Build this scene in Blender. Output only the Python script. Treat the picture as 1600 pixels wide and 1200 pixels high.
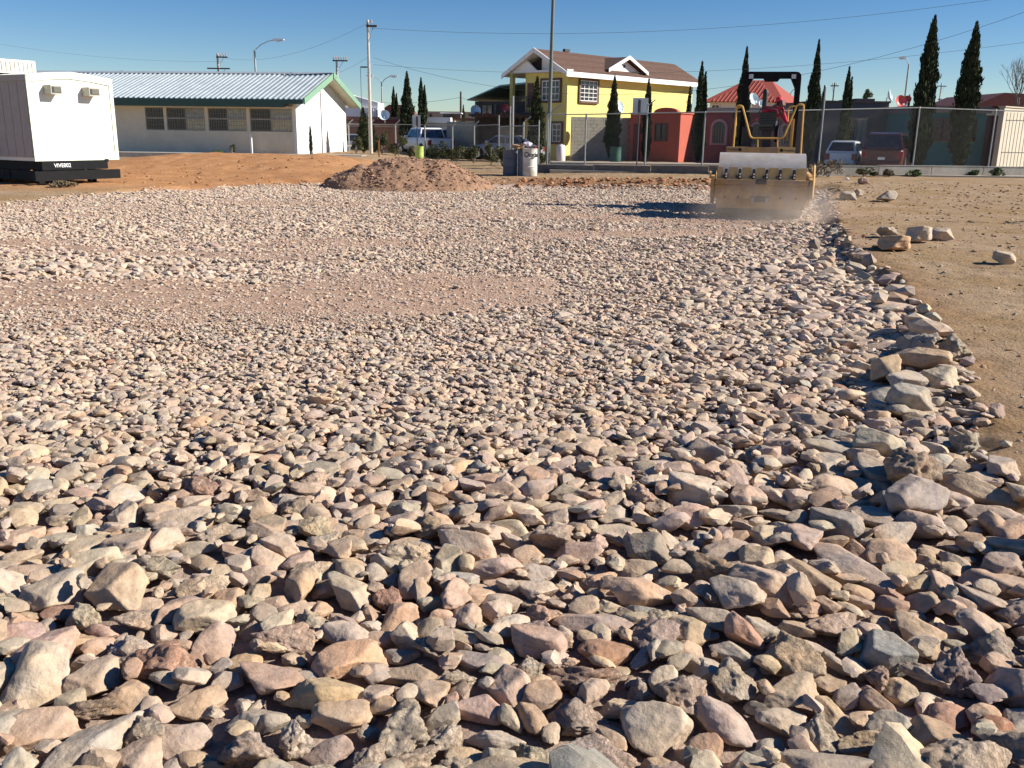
import bpy, bmesh, math, random
import numpy as np
from mathutils import Vector, Matrix, Euler, noise
R = math.radians
random.seed(11)
rng = np.random.default_rng(7)
for o in list(bpy.data.objects):
    bpy.data.objects.remove(o)
SC = bpy.context.scene
COL = SC.collection

# ------------------------------------------------------------------ camera
CAMH, PITCH, ROLL, FPX = 1.7, R(15.27), R(0.8), 1440.0
fw = Vector((0, math.cos(PITCH), -math.sin(PITCH)))
up0 = Vector((0, math.sin(PITCH), math.cos(PITCH)))
rt = Vector((1, 0, 0)) * math.cos(ROLL) + up0 * math.sin(ROLL)
up = up0 * math.cos(ROLL) - Vector((1, 0, 0)) * math.sin(ROLL)
cd = bpy.data.cameras.new('camera')
cam = bpy.data.objects.new('camera', cd)
COL.objects.link(cam)
cam.matrix_world = Matrix(((rt.x, up.x, -fw.x, 0), (rt.y, up.y, -fw.y, 0), (rt.z, up.z, -fw.z, CAMH), (0, 0, 0, 1)))
cd.sensor_width = 36
cd.lens = 36 * FPX / 1600
cd.clip_start = 0.05
cd.clip_end = 6000
SC.camera = cam
# ------------------------------------------------------------------ light
SUN_EL = 31.0
SUN_DIR = Vector((math.cos(R(SUN_EL)), -0.03, math.sin(R(SUN_EL)))).normalized()
w = bpy.data.worlds.new('World')
SC.world = w
w.use_nodes = True
nt = w.node_tree
bg = nt.nodes['Background']
sky = nt.nodes.new('ShaderNodeTexSky')
sky.sky_type = 'NISHITA'
sky.sun_disc = False
sky.sun_elevation = R(SUN_EL)
sky.sun_rotation = R(92)
sky.altitude = 1500
sky.air_density = 1.0
sky.dust_density = 0.0
sky.ozone_density = 3.2
hs = nt.nodes.new('ShaderNodeHueSaturation')
hs.inputs['Saturation'].default_value = 1.34
hs.inputs['Hue'].default_value = .510
nt.links.new(sky.outputs[0], hs.inputs['Color'])
nt.links.new(hs.outputs[0], bg.inputs[0])
bg.inputs[1].default_value = 0.059
sl = bpy.data.lights.new('sun', 'SUN')
sl.energy = 5.0
sl.angle = R(0.5)
sl.color = (1.0, 0.94, 0.85)
so = bpy.data.objects.new('sun', sl)
COL.objects.link(so)
so.rotation_euler = SUN_DIR.to_track_quat('Z', 'Y').to_euler()
so.location = (20, 0, 30)
SC.view_settings.view_transform = 'Standard'
SC.view_settings.look = 'None'
SC.view_settings.exposure = 0.8
SC.view_settings.gamma = 1
SC.view_settings.use_curve_mapping = False
SC.render.engine = 'CYCLES'
SC.cycles.max_bounces = 6
SC.cycles.volume_bounces = 1

# ------------------------------------------------------------------ helpers
C0 = Vector((0, 0, CAMH))
def ray(px, py):
    return fw + rt * ((px - 800) / FPX) - up * ((py - 600) / FPX)
def W(px, py, D):
    d = ray(px, py); return C0 + d * (D / d.y)
def G(px, py, z=0.0):
    d = ray(px, py); return C0 + d * ((z - CAMH) / d.z)
def sstep(a, b, x):
    t = np.clip((x - a) / (b - a), 0, 1); return t * t * (3 - 2 * t)

class MB:
    """collects geometry, links it as one mesh object"""
    def __init__(s): s.bm = bmesh.new()
    def box(s, c, d, rz=0, rot=None, bev=0):
        m = Matrix.Translation(c) @ (rot.to_4x4() if rot else Matrix.Rotation(rz, 4, 'Z')) @ Matrix.Diagonal((d[0], d[1], d[2], 1))
        r = bmesh.ops.create_cube(s.bm, size=1, matrix=m)
        if bev:
            es = list({e for v in r['verts'] for e in v.link_edges})
            bmesh.ops.bevel(s.bm, geom=es, offset=bev, segments=2, affect='EDGES', profile=.6)
        return s
    def b2(s, a, b, bev=0):
        return s.box([(a[i] + b[i]) / 2 for i in range(3)], [abs(b[i] - a[i]) for i in range(3)], bev=bev)
    def cyl(s, a, b, r, r2=None, n=12, caps=True):
        a, b = Vector(a), Vector(b); d = b - a
        q = d.to_track_quat('Z', 'Y').to_matrix().to_4x4()
        bmesh.ops.create_cone(s.bm, cap_ends=caps, segments=n, radius1=r, radius2=r if r2 is None else r2, depth=d.length,
                              matrix=Matrix.Translation((a + b) / 2) @ q)
        return s
    def tube(s, pts, r, n=8, closed=False):
        pts = [Vector(p) for p in pts]; rings = []; N = len(pts); side = None
        for i, p in enumerate(pts):
            if closed: t = pts[(i + 1) % N] - pts[i - 1]
            else: t = pts[min(i + 1, N - 1)] - pts[max(i - 1, 0)]
            t.normalize()
            if side is None:
                side = t.cross(Vector((0, 0, 1)))
                if side.length < .05: side = t.cross(Vector((0, 1, 0)))
            side = (side - t * side.dot(t)).normalized()
            o = t.cross(side)
            rr = r[i] if isinstance(r, (list, tuple)) else r
            rings.append([s.bm.verts.new(p + (side * math.cos(2 * math.pi * k / n) + o * math.sin(2 * math.pi * k / n)) * rr) for k in range(n)])
        for i in range(N if closed else N - 1):
            A, B = rings[i], rings[(i + 1) % N]
            for k in range(n): s.bm.faces.new((A[k], A[(k + 1) % n], B[(k + 1) % n], B[k]))
        if not closed:
            s.bm.faces.new(rings[0][::-1]); s.bm.faces.new(rings[-1])
        return s
    def prism(s, prof, a, b, axis='y', top=None):
        """profile (u,v) swept along axis from a to b; top = profile at b"""
        top = top or prof
        def mk(u, v, t): return {'y': (u, t, v), 'x': (t, u, v), 'z': (u, v, t)}[axis]
        A = [s.bm.verts.new(mk(u, v, a)) for u, v in prof]; B = [s.bm.verts.new(mk(u, v, b)) for u, v in top]
        n = len(prof)
        s.bm.faces.new(A); s.bm.faces.new(B[::-1])
        for i in range(n): s.bm.faces.new((A[i], B[i], B[(i + 1) % n], A[(i + 1) % n]))
        return s
    def lathe(s, prof, c=(0, 0, 0), n=20):
        c = Vector(c); rings = []
        for r, z in prof:
            rings.append([s.bm.verts.new(c + Vector((r * math.cos(2 * math.pi * k / n), r * math.sin(2 * math.pi * k / n), z))) for k in range(n)])
        for A, B in zip(rings, rings[1:]):
            for k in range(n): s.bm.faces.new((A[k], A[(k + 1) % n], B[(k + 1) % n], B[k]))
        s.bm.faces.new(rings[0][::-1]); s.bm.faces.new(rings[-1]); return s
    def quad(s, *ps):
        s.bm.faces.new([s.bm.verts.new(p) for p in ps]); return s
    def mesh(s, name, m, smooth=False):
        bmesh.ops.recalc_face_normals(s.bm, faces=s.bm.faces)
        me = bpy.data.meshes.new(name); s.bm.to_mesh(me); s.bm.free()
        if m: me.materials.append(m)
        if smooth:
            me.shade_smooth()
            if smooth != 'all': me.set_sharp_from_angle(angle=R(40))
        return me
    def build(s, name, m, parent=None, smooth=False):
        return link(name, s.mesh(name, m, smooth), parent)

def link(name, data, parent=None):
    o = bpy.data.objects.new(name, data); COL.objects.link(o)
    if parent is not None: o.parent = parent
    return o
def tag(o, label=None, cat=None, group=None, kind=None):
    if label: o['label'] = label
    if cat: o['category'] = cat
    if group: o['group'] = group
    if kind: o['kind'] = kind
    return o
def thing(name, label, cat, loc=(0, 0, 0), rz=0, group=None):
    o = link(name, None); o.location = loc; o.rotation_euler = (0, 0, rz)
    return tag(o, label, cat, group)
def copy_tree(o, parent=None):
    c = o.copy(); COL.objects.link(c); c.parent = parent
    for ch in list(o.children): copy_tree(ch, c)
    return c
def LP(T, px, py, y0=0.0):
    """pixel ray met with the plane y=y0 of the thing's own frame -> (x, z)"""
    M = Matrix.Translation(T.location) @ T.rotation_euler.to_matrix().to_4x4()
    I = M.inverted(); o = I @ C0; d = I.to_3x3() @ ray(px, py)
    k = (y0 - o.y) / d.y; p = o + d * k
    return p.x, p.z
def LX(T, px, py, x0=0.0):
    M = Matrix.Translation(T.location) @ T.rotation_euler.to_matrix().to_4x4()
    I = M.inverted(); o = I @ C0; d = I.to_3x3() @ ray(px, py)
    k = (x0 - o.x) / d.x; p = o + d * k
    return p.y, p.z

# ------------------------------------------------------------------ materials
def NN(t, ty, **kw):
    n = t.nodes.new(ty)
    for k, v in kw.items(): setattr(n, k, v)
    return n
def mat(name, col, rough=.75, var=.12, scale=3.0, bump=0.0, bscale=30, metal=0.0, stain=None, stain_amt=.3, coat=0.0, emit=None):
    m = bpy.data.materials.new(name); m.use_nodes = True; t = m.node_tree; b = t.nodes['Principled BSDF']
    b.inputs['Roughness'].default_value = rough; b.inputs['Metallic'].default_value = metal
    b.inputs['Coat Weight'].default_value = coat
    g = NN(t, 'ShaderNodeNewGeometry')
    n = NN(t, 'ShaderNodeTexNoise'); n.inputs['Scale'].default_value = scale; n.inputs['Detail'].default_value = 6
    n.inputs['Roughness'].default_value = .65
    t.links.new(g.outputs['Position'], n.inputs['Vector'])
    mr = NN(t, 'ShaderNodeMapRange'); mr.inputs['From Min'].default_value = .3; mr.inputs['From Max'].default_value = .7
    mr.inputs['To Min'].default_value = 1 - var; mr.inputs['To Max'].default_value = 1 + var
    t.links.new(n.outputs['Fac'], mr.inputs['Value'])
    mx = NN(t, 'ShaderNodeVectorMath', operation='SCALE'); mx.inputs[0].default_value = col[:3]
    t.links.new(mr.outputs[0], mx.inputs['Scale'])
    out = mx.outputs[0]
    if stain:
        n2 = NN(t, 'ShaderNodeTexNoise'); n2.inputs['Scale'].default_value = scale * .4; n2.inputs['Detail'].default_value = 8
        n2.inputs['Roughness'].default_value = .7
        t.links.new(g.outputs['Position'], n2.inputs['Vector'])
        r2 = NN(t, 'ShaderNodeMapRange'); r2.inputs['From Min'].default_value = .48; r2.inputs['From Max'].default_value = .68
        r2.inputs['To Max'].default_value = stain_amt
        t.links.new(n2.outputs['Fac'], r2.inputs['Value'])
        mc = NN(t, 'ShaderNodeMix', data_type='RGBA'); mc.inputs['B'].default_value = (*stain, 1)
        t.links.new(r2.outputs[0], mc.inputs['Factor']); t.links.new(out, mc.inputs['A']); out = mc.outputs['Result']
    t.links.new(out, b.inputs['Base Color'])
    if bump:
        nb = NN(t, 'ShaderNodeTexNoise'); nb.inputs['Scale'].default_value = bscale; nb.inputs['Detail'].default_value = 5
        t.links.new(g.outputs['Position'], nb.inputs['Vector'])
        bp = NN(t, 'ShaderNodeBump'); bp.inputs['Strength'].default_value = bump; bp.inputs['Distance'].default_value = .02
        t.links.new(nb.outputs['Fac'], bp.inputs['Height']); t.links.new(bp.outputs[0], b.inputs['Normal'])
    if emit:
        b.inputs['Emission Color'].default_value = (*col, 1); b.inputs['Emission Strength'].default_value = emit
    return m

def rock_mat(name, attr_type, rough_kind, near=True):
    m = bpy.data.materials.new(name); m.use_nodes = True; t = m.node_tree; b = t.nodes['Principled BSDF']
    b.inputs['Roughness'].default_value = .93; b.inputs['Specular IOR Level'].default_value = .25
    at = NN(t, 'ShaderNodeAttribute', attribute_type=attr_type, attribute_name='tint')
    g = NN(t, 'ShaderNodeNewGeometry')
    n = NN(t, 'ShaderNodeTexNoise'); n.inputs['Scale'].default_value = 16; n.inputs['Detail'].default_value = 8; n.inputs['Roughness'].default_value = .7
    t.links.new(g.outputs['Position'], n.inputs['Vector'])
    mr = NN(t, 'ShaderNodeMapRange'); mr.inputs['From Min'].default_value = .28; mr.inputs['From Max'].default_value = .72
    mr.inputs['To Min'].default_value = .66 if not rough_kind else .5; mr.inputs['To Max'].default_value = 1.25
    t.links.new(n.outputs['Fac'], mr.inputs['Value'])
    s1 = NN(t, 'ShaderNodeVectorMath', operation='SCALE')
    t.links.new(at.outputs['Vector'], s1.inputs[0]); t.links.new(mr.outputs[0], s1.inputs['Scale'])
    # warm and cool blotches
    n2 = NN(t, 'ShaderNodeTexNoise'); n2.inputs['Scale'].default_value = 7; n2.inputs['Detail'].default_value = 5
    t.links.new(g.outputs['Position'], n2.inputs['Vector'])
    cr = NN(t, 'ShaderNodeValToRGB'); e = cr.color_ramp.elements
    e[0].position = .32; e[0].color = (.94, .97, .98, 1); e[1].position = .68; e[1].color = (1.1, 1.0, .86, 1)
    t.links.new(n2.outputs['Fac'], cr.inputs[0])
    mu = NN(t, 'ShaderNodeVectorMath', operation='MULTIPLY')
    t.links.new(s1.outputs[0], mu.inputs[0]); t.links.new(cr.outputs[0], mu.inputs[1])
    # pale caliche crust
    n3 = NN(t, 'ShaderNodeTexNoise'); n3.inputs['Scale'].default_value = 28; n3.inputs['Detail'].default_value = 9; n3.inputs['Roughness'].default_value = .75
    t.links.new(g.outputs['Position'], n3.inputs['Vector'])
    r3 = NN(t, 'ShaderNodeMapRange'); r3.inputs['From Min'].default_value = .55; r3.inputs['From Max'].default_value = .66; r3.inputs['To Max'].default_value = .55
    t.links.new(n3.outputs['Fac'], r3.inputs['Value'])
    mc = NN(t, 'ShaderNodeMix', data_type='RGBA'); mc.inputs['B'].default_value = (.56, .46, .36, 1)
    t.links.new(r3.outputs[0], mc.inputs['Factor']); t.links.new(mu.outputs[0], mc.inputs['A'])
    t.links.new(mc.outputs['Result'], b.inputs['Base Color'])
    if near:
        nb = NN(t, 'ShaderNodeTexNoise'); nb.inputs['Scale'].default_value = 55; nb.inputs['Detail'].default_value = 8; nb.inputs['Roughness'].default_value = .68
        t.links.new(g.outputs['Position'], nb.inputs['Vector'])
        bp = NN(t, 'ShaderNodeBump'); bp.inputs['Strength'].default_value = .55; bp.inputs['Distance'].default_value = .012 if not rough_kind else .022
        t.links.new(nb.outputs['Fac'], bp.inputs['Height']); last = bp
        v = NN(t, 'ShaderNodeTexVoronoi'); v.inputs['Scale'].default_value = 60 if rough_kind else 40
        vd = NN(t, 'ShaderNodeVectorMath', operation='MULTIPLY_ADD'); vd.inputs[1].default_value = (.06, .06, .06)
        t.links.new(nb.outputs['Color'], vd.inputs[0]); t.links.new(g.outputs['Position'], vd.inputs[2]); t.links.new(vd.outputs[0], v.inputs['Vector'])
        bp2 = NN(t, 'ShaderNodeBump'); bp2.inputs['Strength'].default_value = .55 if rough_kind else .15; bp2.inputs['Distance'].default_value = .010; v.inputs['Randomness'].default_value = 1.0
        t.links.new(v.outputs['Distance'], bp2.inputs['Height']); t.links.new(bp.outputs[0], bp2.inputs['Normal'])
        t.links.new(bp2.outputs[0], b.inputs['Normal'])
    return m

M = {}
M['white_wall'] = mat('white_wall', (.78, .77, .74), .8, .05, 2, stain=(.55, .5, .42), stain_amt=.15)
M['cream_wall'] = mat('cream_wall', (.54, .48, .37), .85, .07, 2, .15, stain=(.4, .33, .25), stain_amt=.25)
M['tan_wall'] = mat('tan_wall', (.5, .38, .26), .85, .1, 2, .15)
M['trailer_white'] = mat('trailer_white', (.82, .84, .74), .55, .03, 1)
M['trailer_side'] = mat('trailer_side', (.42, .38, .33), .6, .08, 6)
M['trailer_trim'] = mat('trailer_trim', (.72, .78, .62), .5, .04, 3)
M['black_steel'] = mat('black_steel', (.011, .011, .012), .5, .2, 6)
M['black_steel'].node_tree.nodes['Principled BSDF'].inputs['Specular IOR Level'].default_value = .12
M['rubber'] = mat('rubber', (.02, .02, .02), .9, .2, 8)
M['ac_grey'] = mat('ac_grey', (.42, .4, .33), .6, .05, 5)
M['dark_grille'] = mat('dark_grille', (.04, .04, .035), .7)
M['roof_metal'] = mat('roof_metal', (.42, .47, .49), .5, .1, 1.2, metal=.3)
M['green_trim'] = mat('green_trim', (.19, .33, .22), .6, .08, 2)
M['dark_green_trim'] = mat('dark_green_trim', (.035, .09, .07), .6, .08, 2)
M['soffit'] = mat('soffit', (.5, .48, .36), .8)
M['school_wall'] = mat('school_wall', (.72, .64, .48), .85, .06, 1.5, .1, stain=(.42, .36, .25), stain_amt=.25)
M['window_frame'] = mat('window_frame', (.42, .4, .36), .5)
M['glass_dark'] = mat('glass_dark', (.02, .02, .022), .2, .3, .8, coat=.3)
M['curtain_pale'] = mat('curtain_pale', (.42, .46, .42), .9, .25, 4)
M['blind_cream'] = mat('blind_cream', (.6, .55, .36), .9, .2, 6)
M['room_dark'] = mat('room_dark', (.05, .04, .035), .95)
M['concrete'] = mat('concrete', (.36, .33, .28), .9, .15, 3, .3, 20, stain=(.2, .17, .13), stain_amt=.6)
M['concrete_shaded'] = mat('concrete_shaded', (.17, .15, .13), .95, .25, 3, .4, 14, stain=(.3, .24, .17), stain_amt=.5)  # darker copy of the concrete, the low wall's shade put into the colour
M['galv'] = mat('galv', (.3, .31, .3), .55, .15, 8, metal=.3)
M['galv_wire'] = mat('galv_wire', (.2, .2, .19), .6, .05, 8, metal=.3)
M['pole_dark'] = mat('pole_dark', (.12, .14, .12), .6, .15, 3)
M['pole_grey'] = mat('pole_grey', (.34, .36, .33), .6, .15, 3)
M['pole_conc'] = mat('pole_conc', (.5, .47, .41), .85, .12, 4)
M['wood_dark'] = mat('wood_dark', (.09, .065, .05), .9, .2, 6)
M['insulator'] = mat('insulator', (.45, .3, .22), .35)
M['lamp_white'] = mat('lamp_white', (.75, .78, .8), .4)
M['yellow_wall'] = mat('yellow_wall', (.74, .62, .2), .85, .05, 2, .1, stain=(.6, .5, .2), stain_amt=.2)
M['shingle_a'] = mat('shingle_a', (.115, .062, .042), .95, .22, 5, .5, 25, stain=(.15, .09, .065), stain_amt=.5)
M['shingle_b'] = mat('shingle_b', (.10, .053, .036), .95, .25, 5, .5, 25)
M['brown_frame'] = mat('brown_frame', (.13, .07, .045), .8)
M['white_trim'] = mat('white_trim', (.8, .78, .74), .6, .04)
M['olive_col'] = mat('olive_col', (.42, .36, .12), .8)
M['block'] = mat('cinder_block', (.36, .33, .26), .95, .16, 6, .6, 40, stain=(.24, .21, .16), stain_amt=.5)
M['mortar'] = mat('mortar', (.3, .27, .22), .95, .1, 8)
M['coral_shaded'] = mat('coral_shaded', (.46, .10, .06), .85, .08, 2, .15, stain=(.4, .1, .07), stain_amt=.3)  # coral front, its shade darkened into the colour
M['coral_sunlit'] = mat('coral_sunlit', (.72, .26, .15), .85, .08, 2, .15)  # paler copy of the coral, sunlight on the side put into the colour
M['pink_wall'] = mat('pink_wall', (.34, .11, .09), .85, .1, 2, .15)
M['pink_trim'] = mat('pink_trim', (.62, .36, .33), .8)
M['red_roof'] = mat('red_roof', (.29, .05, .028), .8, .15, 4, .4, 20)
M['red_dark_roof'] = mat('red_dark_roof', (.16, .05, .04), .8, .15, 4)
M['brick_orange'] = mat('brick_orange', (.44, .22, .13), .9, .2, 8, .3, 12)
M['grey_house'] = mat('grey_house', (.14, .12, .11), .9, .1, 2, .2, stain=(.13, .11, .1), stain_amt=.4)
M['teal_wall'] = mat('teal_wall', (.04, .17, .165), .85, .1, 2, .15, stain=(.05, .16, .17), stain_amt=.4)
M['maroon'] = mat('maroon', (.13, .035, .04), .7, .1, 3)
M['iron'] = mat('iron', (.26, .23, .19), .6)
M['iron_dark'] = mat('iron_dark', (.04, .035, .035), .7)
M['blue_roof'] = mat('blue_roof', (.19, .33, .33), .5, .1, 1.5, metal=.2)
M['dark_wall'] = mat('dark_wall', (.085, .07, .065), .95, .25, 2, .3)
M['dish_white'] = mat('dish_white', (.62, .75, .8), .5)
M['dish_red'] = mat('dish_red', (.65, .12, .1), .5)
M['paint_white'] = mat('paint_white', (.72, .72, .72), .3, .03, 2, coat=.6)
M['paint_silver'] = mat('paint_silver', (.28, .3, .32), .3, .03, 2, metal=.3, coat=.6)
M['paint_red'] = mat('paint_red', (.09, .012, .012), .3, .1, 2, coat=.6)
M['car_glass'] = mat('car_glass', (.012, .014, .018), .08, .1, 1, coat=.5)
M['tail_red'] = mat('tail_red', (.25, .01, .015), .3)
M['head_clear'] = mat('head_clear', (.6, .62, .62), .2)
M['chrome'] = mat('chrome', (.6, .6, .6), .25, .03, 3, metal=.9)
M['cat_yellow'] = mat('machine_yellow', (.72, .46, .16), .55, .15, 5, stain=(.34, .25, .17), stain_amt=.6)
M['rail_yellow'] = mat('rail_yellow', (.66, .38, .08), .5, .1, 5)
M['dusty_steel'] = mat('dusty_steel', (.42, .385, .35), .6, .15, 5, .2, 30, metal=.25, stain=(.4, .31, .24), stain_amt=.7)
M['dusty_frame'] = mat('dusty_frame', (.44, .26, .10), .75, .25, 6, stain=(.3, .22, .17), stain_amt=.8)
M['skin'] = mat('skin', (.28, .15, .1), .6, .05)
M['hair'] = mat('hair', (.02, .015, .012), .9)
M['red_shirt'] = mat('red_shirt', (.5, .02, .05), .85, .15, 12)
M['cap_red'] = mat('cap_red', (.62, .02, .03), .7, .08, 12)
M['navy_cloth'] = mat('navy_cloth', (.02, .025, .05), .9, .2, 12)
M['tan_glove'] = mat('tan_glove', (.45, .32, .15), .85)
M['barrel_white'] = mat('barrel_white', (.72, .69, .6), .6, .08, 5, stain=(.32, .27, .2), stain_amt=.6)
M['barrel_grey'] = mat('barrel_grey', (.11, .13, .17), .6, .15, 5)
M['barrel_dark'] = mat('barrel_dark', (.05, .075, .06), .6, .15, 5)
M['barrel_green'] = mat('barrel_green', (.025, .085, .06), .6, .15, 5)
M['barrel_lime'] = mat('barrel_lime', (.42, .55, .12), .6, .1, 5)
M['letter_black'] = mat('letter_black', (.02, .02, .02), .8)
M['letter_white'] = mat('letter_white', (.8, .8, .8), .8)
M['bag_pale'] = mat('bag_pale', (.5, .46, .52), .5, .15, 14, .5, 20)
M['cardboard'] = mat('cardboard', (.55, .33, .17), .9)
M['sign_back'] = mat('sign_back', (.5, .55, .56), .4, .08, 5, metal=.3)
M['stake_orange'] = mat('stake_orange', (.45, .22, .06), .9)
M['bark'] = mat('bark', (.11, .08, .055), .95, .25, 10, .5, 40)
M['twig'] = mat('twig', (.2, .16, .13), .95, .2, 10)
M['asphalt'] = mat('asphalt', (.07, .068, .065), .95, .15, 4, .3, 60)
M['pavement'] = mat('pavement', (.32, .28, .22), .95, .15, 3, .3, 40)

def foliage_mat(name, c1, c2, sc=2.2):
    m = bpy.data.materials.new(name); m.use_nodes = True; t = m.node_tree; b = t.nodes['Principled BSDF']
    b.inputs['Roughness'].default_value = .85; b.inputs['Specular IOR Level'].default_value = .15
    g = NN(t, 'ShaderNodeNewGeometry'); n = NN(t, 'ShaderNodeTexNoise'); n.inputs['Scale'].default_value = sc; n.inputs['Detail'].default_value = 7; n.inputs['Roughness'].default_value = .8
    t.links.new(g.outputs['Position'], n.inputs['Vector'])
    cr = NN(t, 'ShaderNodeValToRGB'); e = cr.color_ramp.elements
    e[0].position = .35; e[0].color = (*c1, 1); e[1].position = .66; e[1].color = (*c2, 1)
    t.links.new(n.outputs['Fac'], cr.inputs[0]); t.links.new(cr.outputs[0], b.inputs['Base Color'])
    return m
M['cypress'] = foliage_mat('cypress', (.018, .027, .014), (.068, .08, .036), 4)
M['shrub'] = foliage_mat('shrub', (.05, .055, .022), (.15, .15, .07), 4)
M['shrub_dark'] = foliage_mat('shrub_dark', (.03, .038, .018), (.09, .1, .05), 4)
M['weed'] = foliage_mat('weed', (.04, .075, .02), (.12, .17, .05), 9)
M['dry_weed'] = foliage_mat('dry_weed', (.13, .1, .06), (.28, .23, .14), 7)
M['tree_green'] = foliage_mat('tree_green', (.04, .07, .03), (.1, .14, .06), 3)

# ------------------------------------------------------------------ terrain
edge_px = [(1288, 292), (1296, 330), (1312, 372), (1335, 405), (1392, 432), (1405, 462), (1432, 492), (1440, 530), (1492, 560), (1488, 610), (1515, 672), (1512, 718), (1560, 760), (1602, 800)]
right_edge = [G(x, y, -.03).xy for x, y in edge_px]
POLY = [tuple(p) for p in right_edge] + [(3.3, 3.3), (4.8, 1.5), (5.0, -1.5), (-6, -1.5), (-9, 4), (-13, 10), (-15, 17)]
POLY += [tuple(G(x, y, -.12).xy) for x, y in [(0, 324), (110, 313), (210, 302), (330, 295), (400, 289), (510, 286), (800, 286), (950, 290), (1110, 292), (1200, 291)]]
POLY = np.array(POLY)
def poly_sd(x, y):
    """signed distance to the bed outline, > 0 inside"""
    x = np.asarray(x, float); y = np.asarray(y, float)
    d = np.full(x.shape, 1e9); ins = np.zeros(x.shape, bool)
    n = len(POLY)
    for i in range(n):
        ax, ay = POLY[i]; bx, by = POLY[(i + 1) % n]
        ex, ey = bx - ax, by - ay; L = ex * ex + ey * ey
        t = np.clip(((x - ax) * ex + (y - ay) * ey) / L, 0, 1)
        d = np.minimum(d, (x - ax - t * ex) ** 2 + (y - ay - t * ey) ** 2)
        c = ((ay > y) != (by > y))
        with np.errstate(divide='ignore', invalid='ignore'):
            xi = ax + (y - ay) / (by - ay if by != ay else 1e-9) * ex
        ins ^= c & (x < xi)
    d = np.sqrt(d)
    return np.where(ins, d, -d)
_ng = rng.random((256, 256))
def vnoise(x, y, s=1.0, seed=0):
    x = np.asarray(x) / s + 37.3 * seed + 1000; y = np.asarray(y) / s + 91.7 * seed + 1000
    xi = np.floor(x).astype(int); yi = np.floor(y).astype(int); fx = x - xi; fy = y - yi
    fx = fx * fx * (3 - 2 * fx); fy = fy * fy * (3 - 2 * fy)
    g = lambda a, b: _ng[a % 256, b % 256]
    return (g(xi, yi) * (1 - fx) + g(xi + 1, yi) * fx) * (1 - fy) + (g(xi, yi + 1) * (1 - fx) + g(xi + 1, yi + 1) * fx) * fy
def fbm(x, y, s=1.0, seed=0, o=4):
    r = 0; a = .5
    for k in range(o): r = r + a * vnoise(x, y, s / 2 ** k, seed + k * 3); a *= .5
    return r
def fines(x, y):
    """where packed fines cover the stones, 0..1"""
    x = np.asarray(x, float); y = np.asarray(y, float)
    nz = 2.0 * (fbm(x * .45, y, 1.1, 5, 5) - .47) + .9 * (fbm(x, y, .35, 17) - .47)
    def lane(ax, ay, bx, by, wd, k):
        ex, ey = bx - ax, by - ay; t = np.clip(((x - ax) * ex + (y - ay) * ey) / (ex * ex + ey * ey), 0, 1)
        d = np.hypot(x - ax - t * ex, y - ay - t * ey) / (wd * (1 - .6 * t)); return sstep(.05, .85, k - .62 * d + nz)
    a = lane(-8, 8.5, -.6, 10.8, 2.7, 1.02)
    b = lane(-1, 22.6, 5, 20.8, 1.5, .8)
    c = lane(-3.5, 15.5, 4.5, 19, 2.0, .62)
    d = lane(-12, 15.5, -4, 14.0, 1.6, .5)
    e = lane(-11, 21, -2, 27, 2.5, .5)
    return np.clip(np.maximum.reduce([a, b, c, d, e]), 0, 1)
def soil_z(x, y):
    x = np.asarray(x, float); y = np.asarray(y, float)
    z = .1 * sstep(28, 40, y) * sstep(0, 6, x)
    b = sstep(-4.5, -8.5, x)
    b = b * (.35 + .65 * sstep(-19, -13.5, x))
    z = z + b * (.64 * sstep(31.5, 40.5, y + 2.2 * (fbm(x, y, 3, 9) - .5)) - .30 * sstep(41, 49, y))
    z = z * (1 - sstep(66, 80, y))
    z = z + .03 * (fbm(x, y, 2.2, 2) - .47) * (1 - sstep(50, 60, y))
    z = z + .16 * b * (fbm(x, y, 1.0, 21, 5) - .47) * sstep(31, 34, y) * (1 - sstep(42, 44, y))
    return z
def pit_depth(x, y):
    base = .10 + .13 * sstep(7, 17, y) * sstep(-11, -5, x) + .02
    return base * (1 - .35 * sstep(6, 2, y)) + .05 * sstep(25, 31, y)
def ground_z(x, y):
    sd = poly_sd(x, y)
    j = .22 * (fbm(x, y, .5, 31) - .47) + .35 * (fbm(x, y, 1.7, 33) - .47) * sstep(20, 28, y)
    wd = .22 + .9 * sstep(28, 31, y)
    k = sstep(-wd * .7, wd * .5, sd + j)
    z = soil_z(x, y) - pit_depth(x, y) * k
    z = z + .06 * fines(x, y) * k + .022 * k * (.6 + .4 * sstep(4.5, 7.5, y))
    bank = np.exp(-((sd + .05) / (.25 + .5 * sstep(28, 31, y))) ** 2)
    z = z + bank * .10 * (fbm(x, y, .22, 41) - .47)
    z = z + .02 * (vnoise(x, y, .13, 8) - .5) + .02 * (vnoise(x, y, .27, 12) - .5)
    rut = lambda o: np.exp(-((y - (13.5 + .22 * (x - 6) ** 1.0 + o + .15 * (fbm(x, y, 2, 77) - .5))) / .16) ** 2)
    z = z - .03 * (rut(0) + rut(1.5) + rut(-4.4) * .8) * sstep(.3, 1.2, -sd) * sstep(3, 5, x) * (1 - sstep(18, 24, y))
    return z

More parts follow.
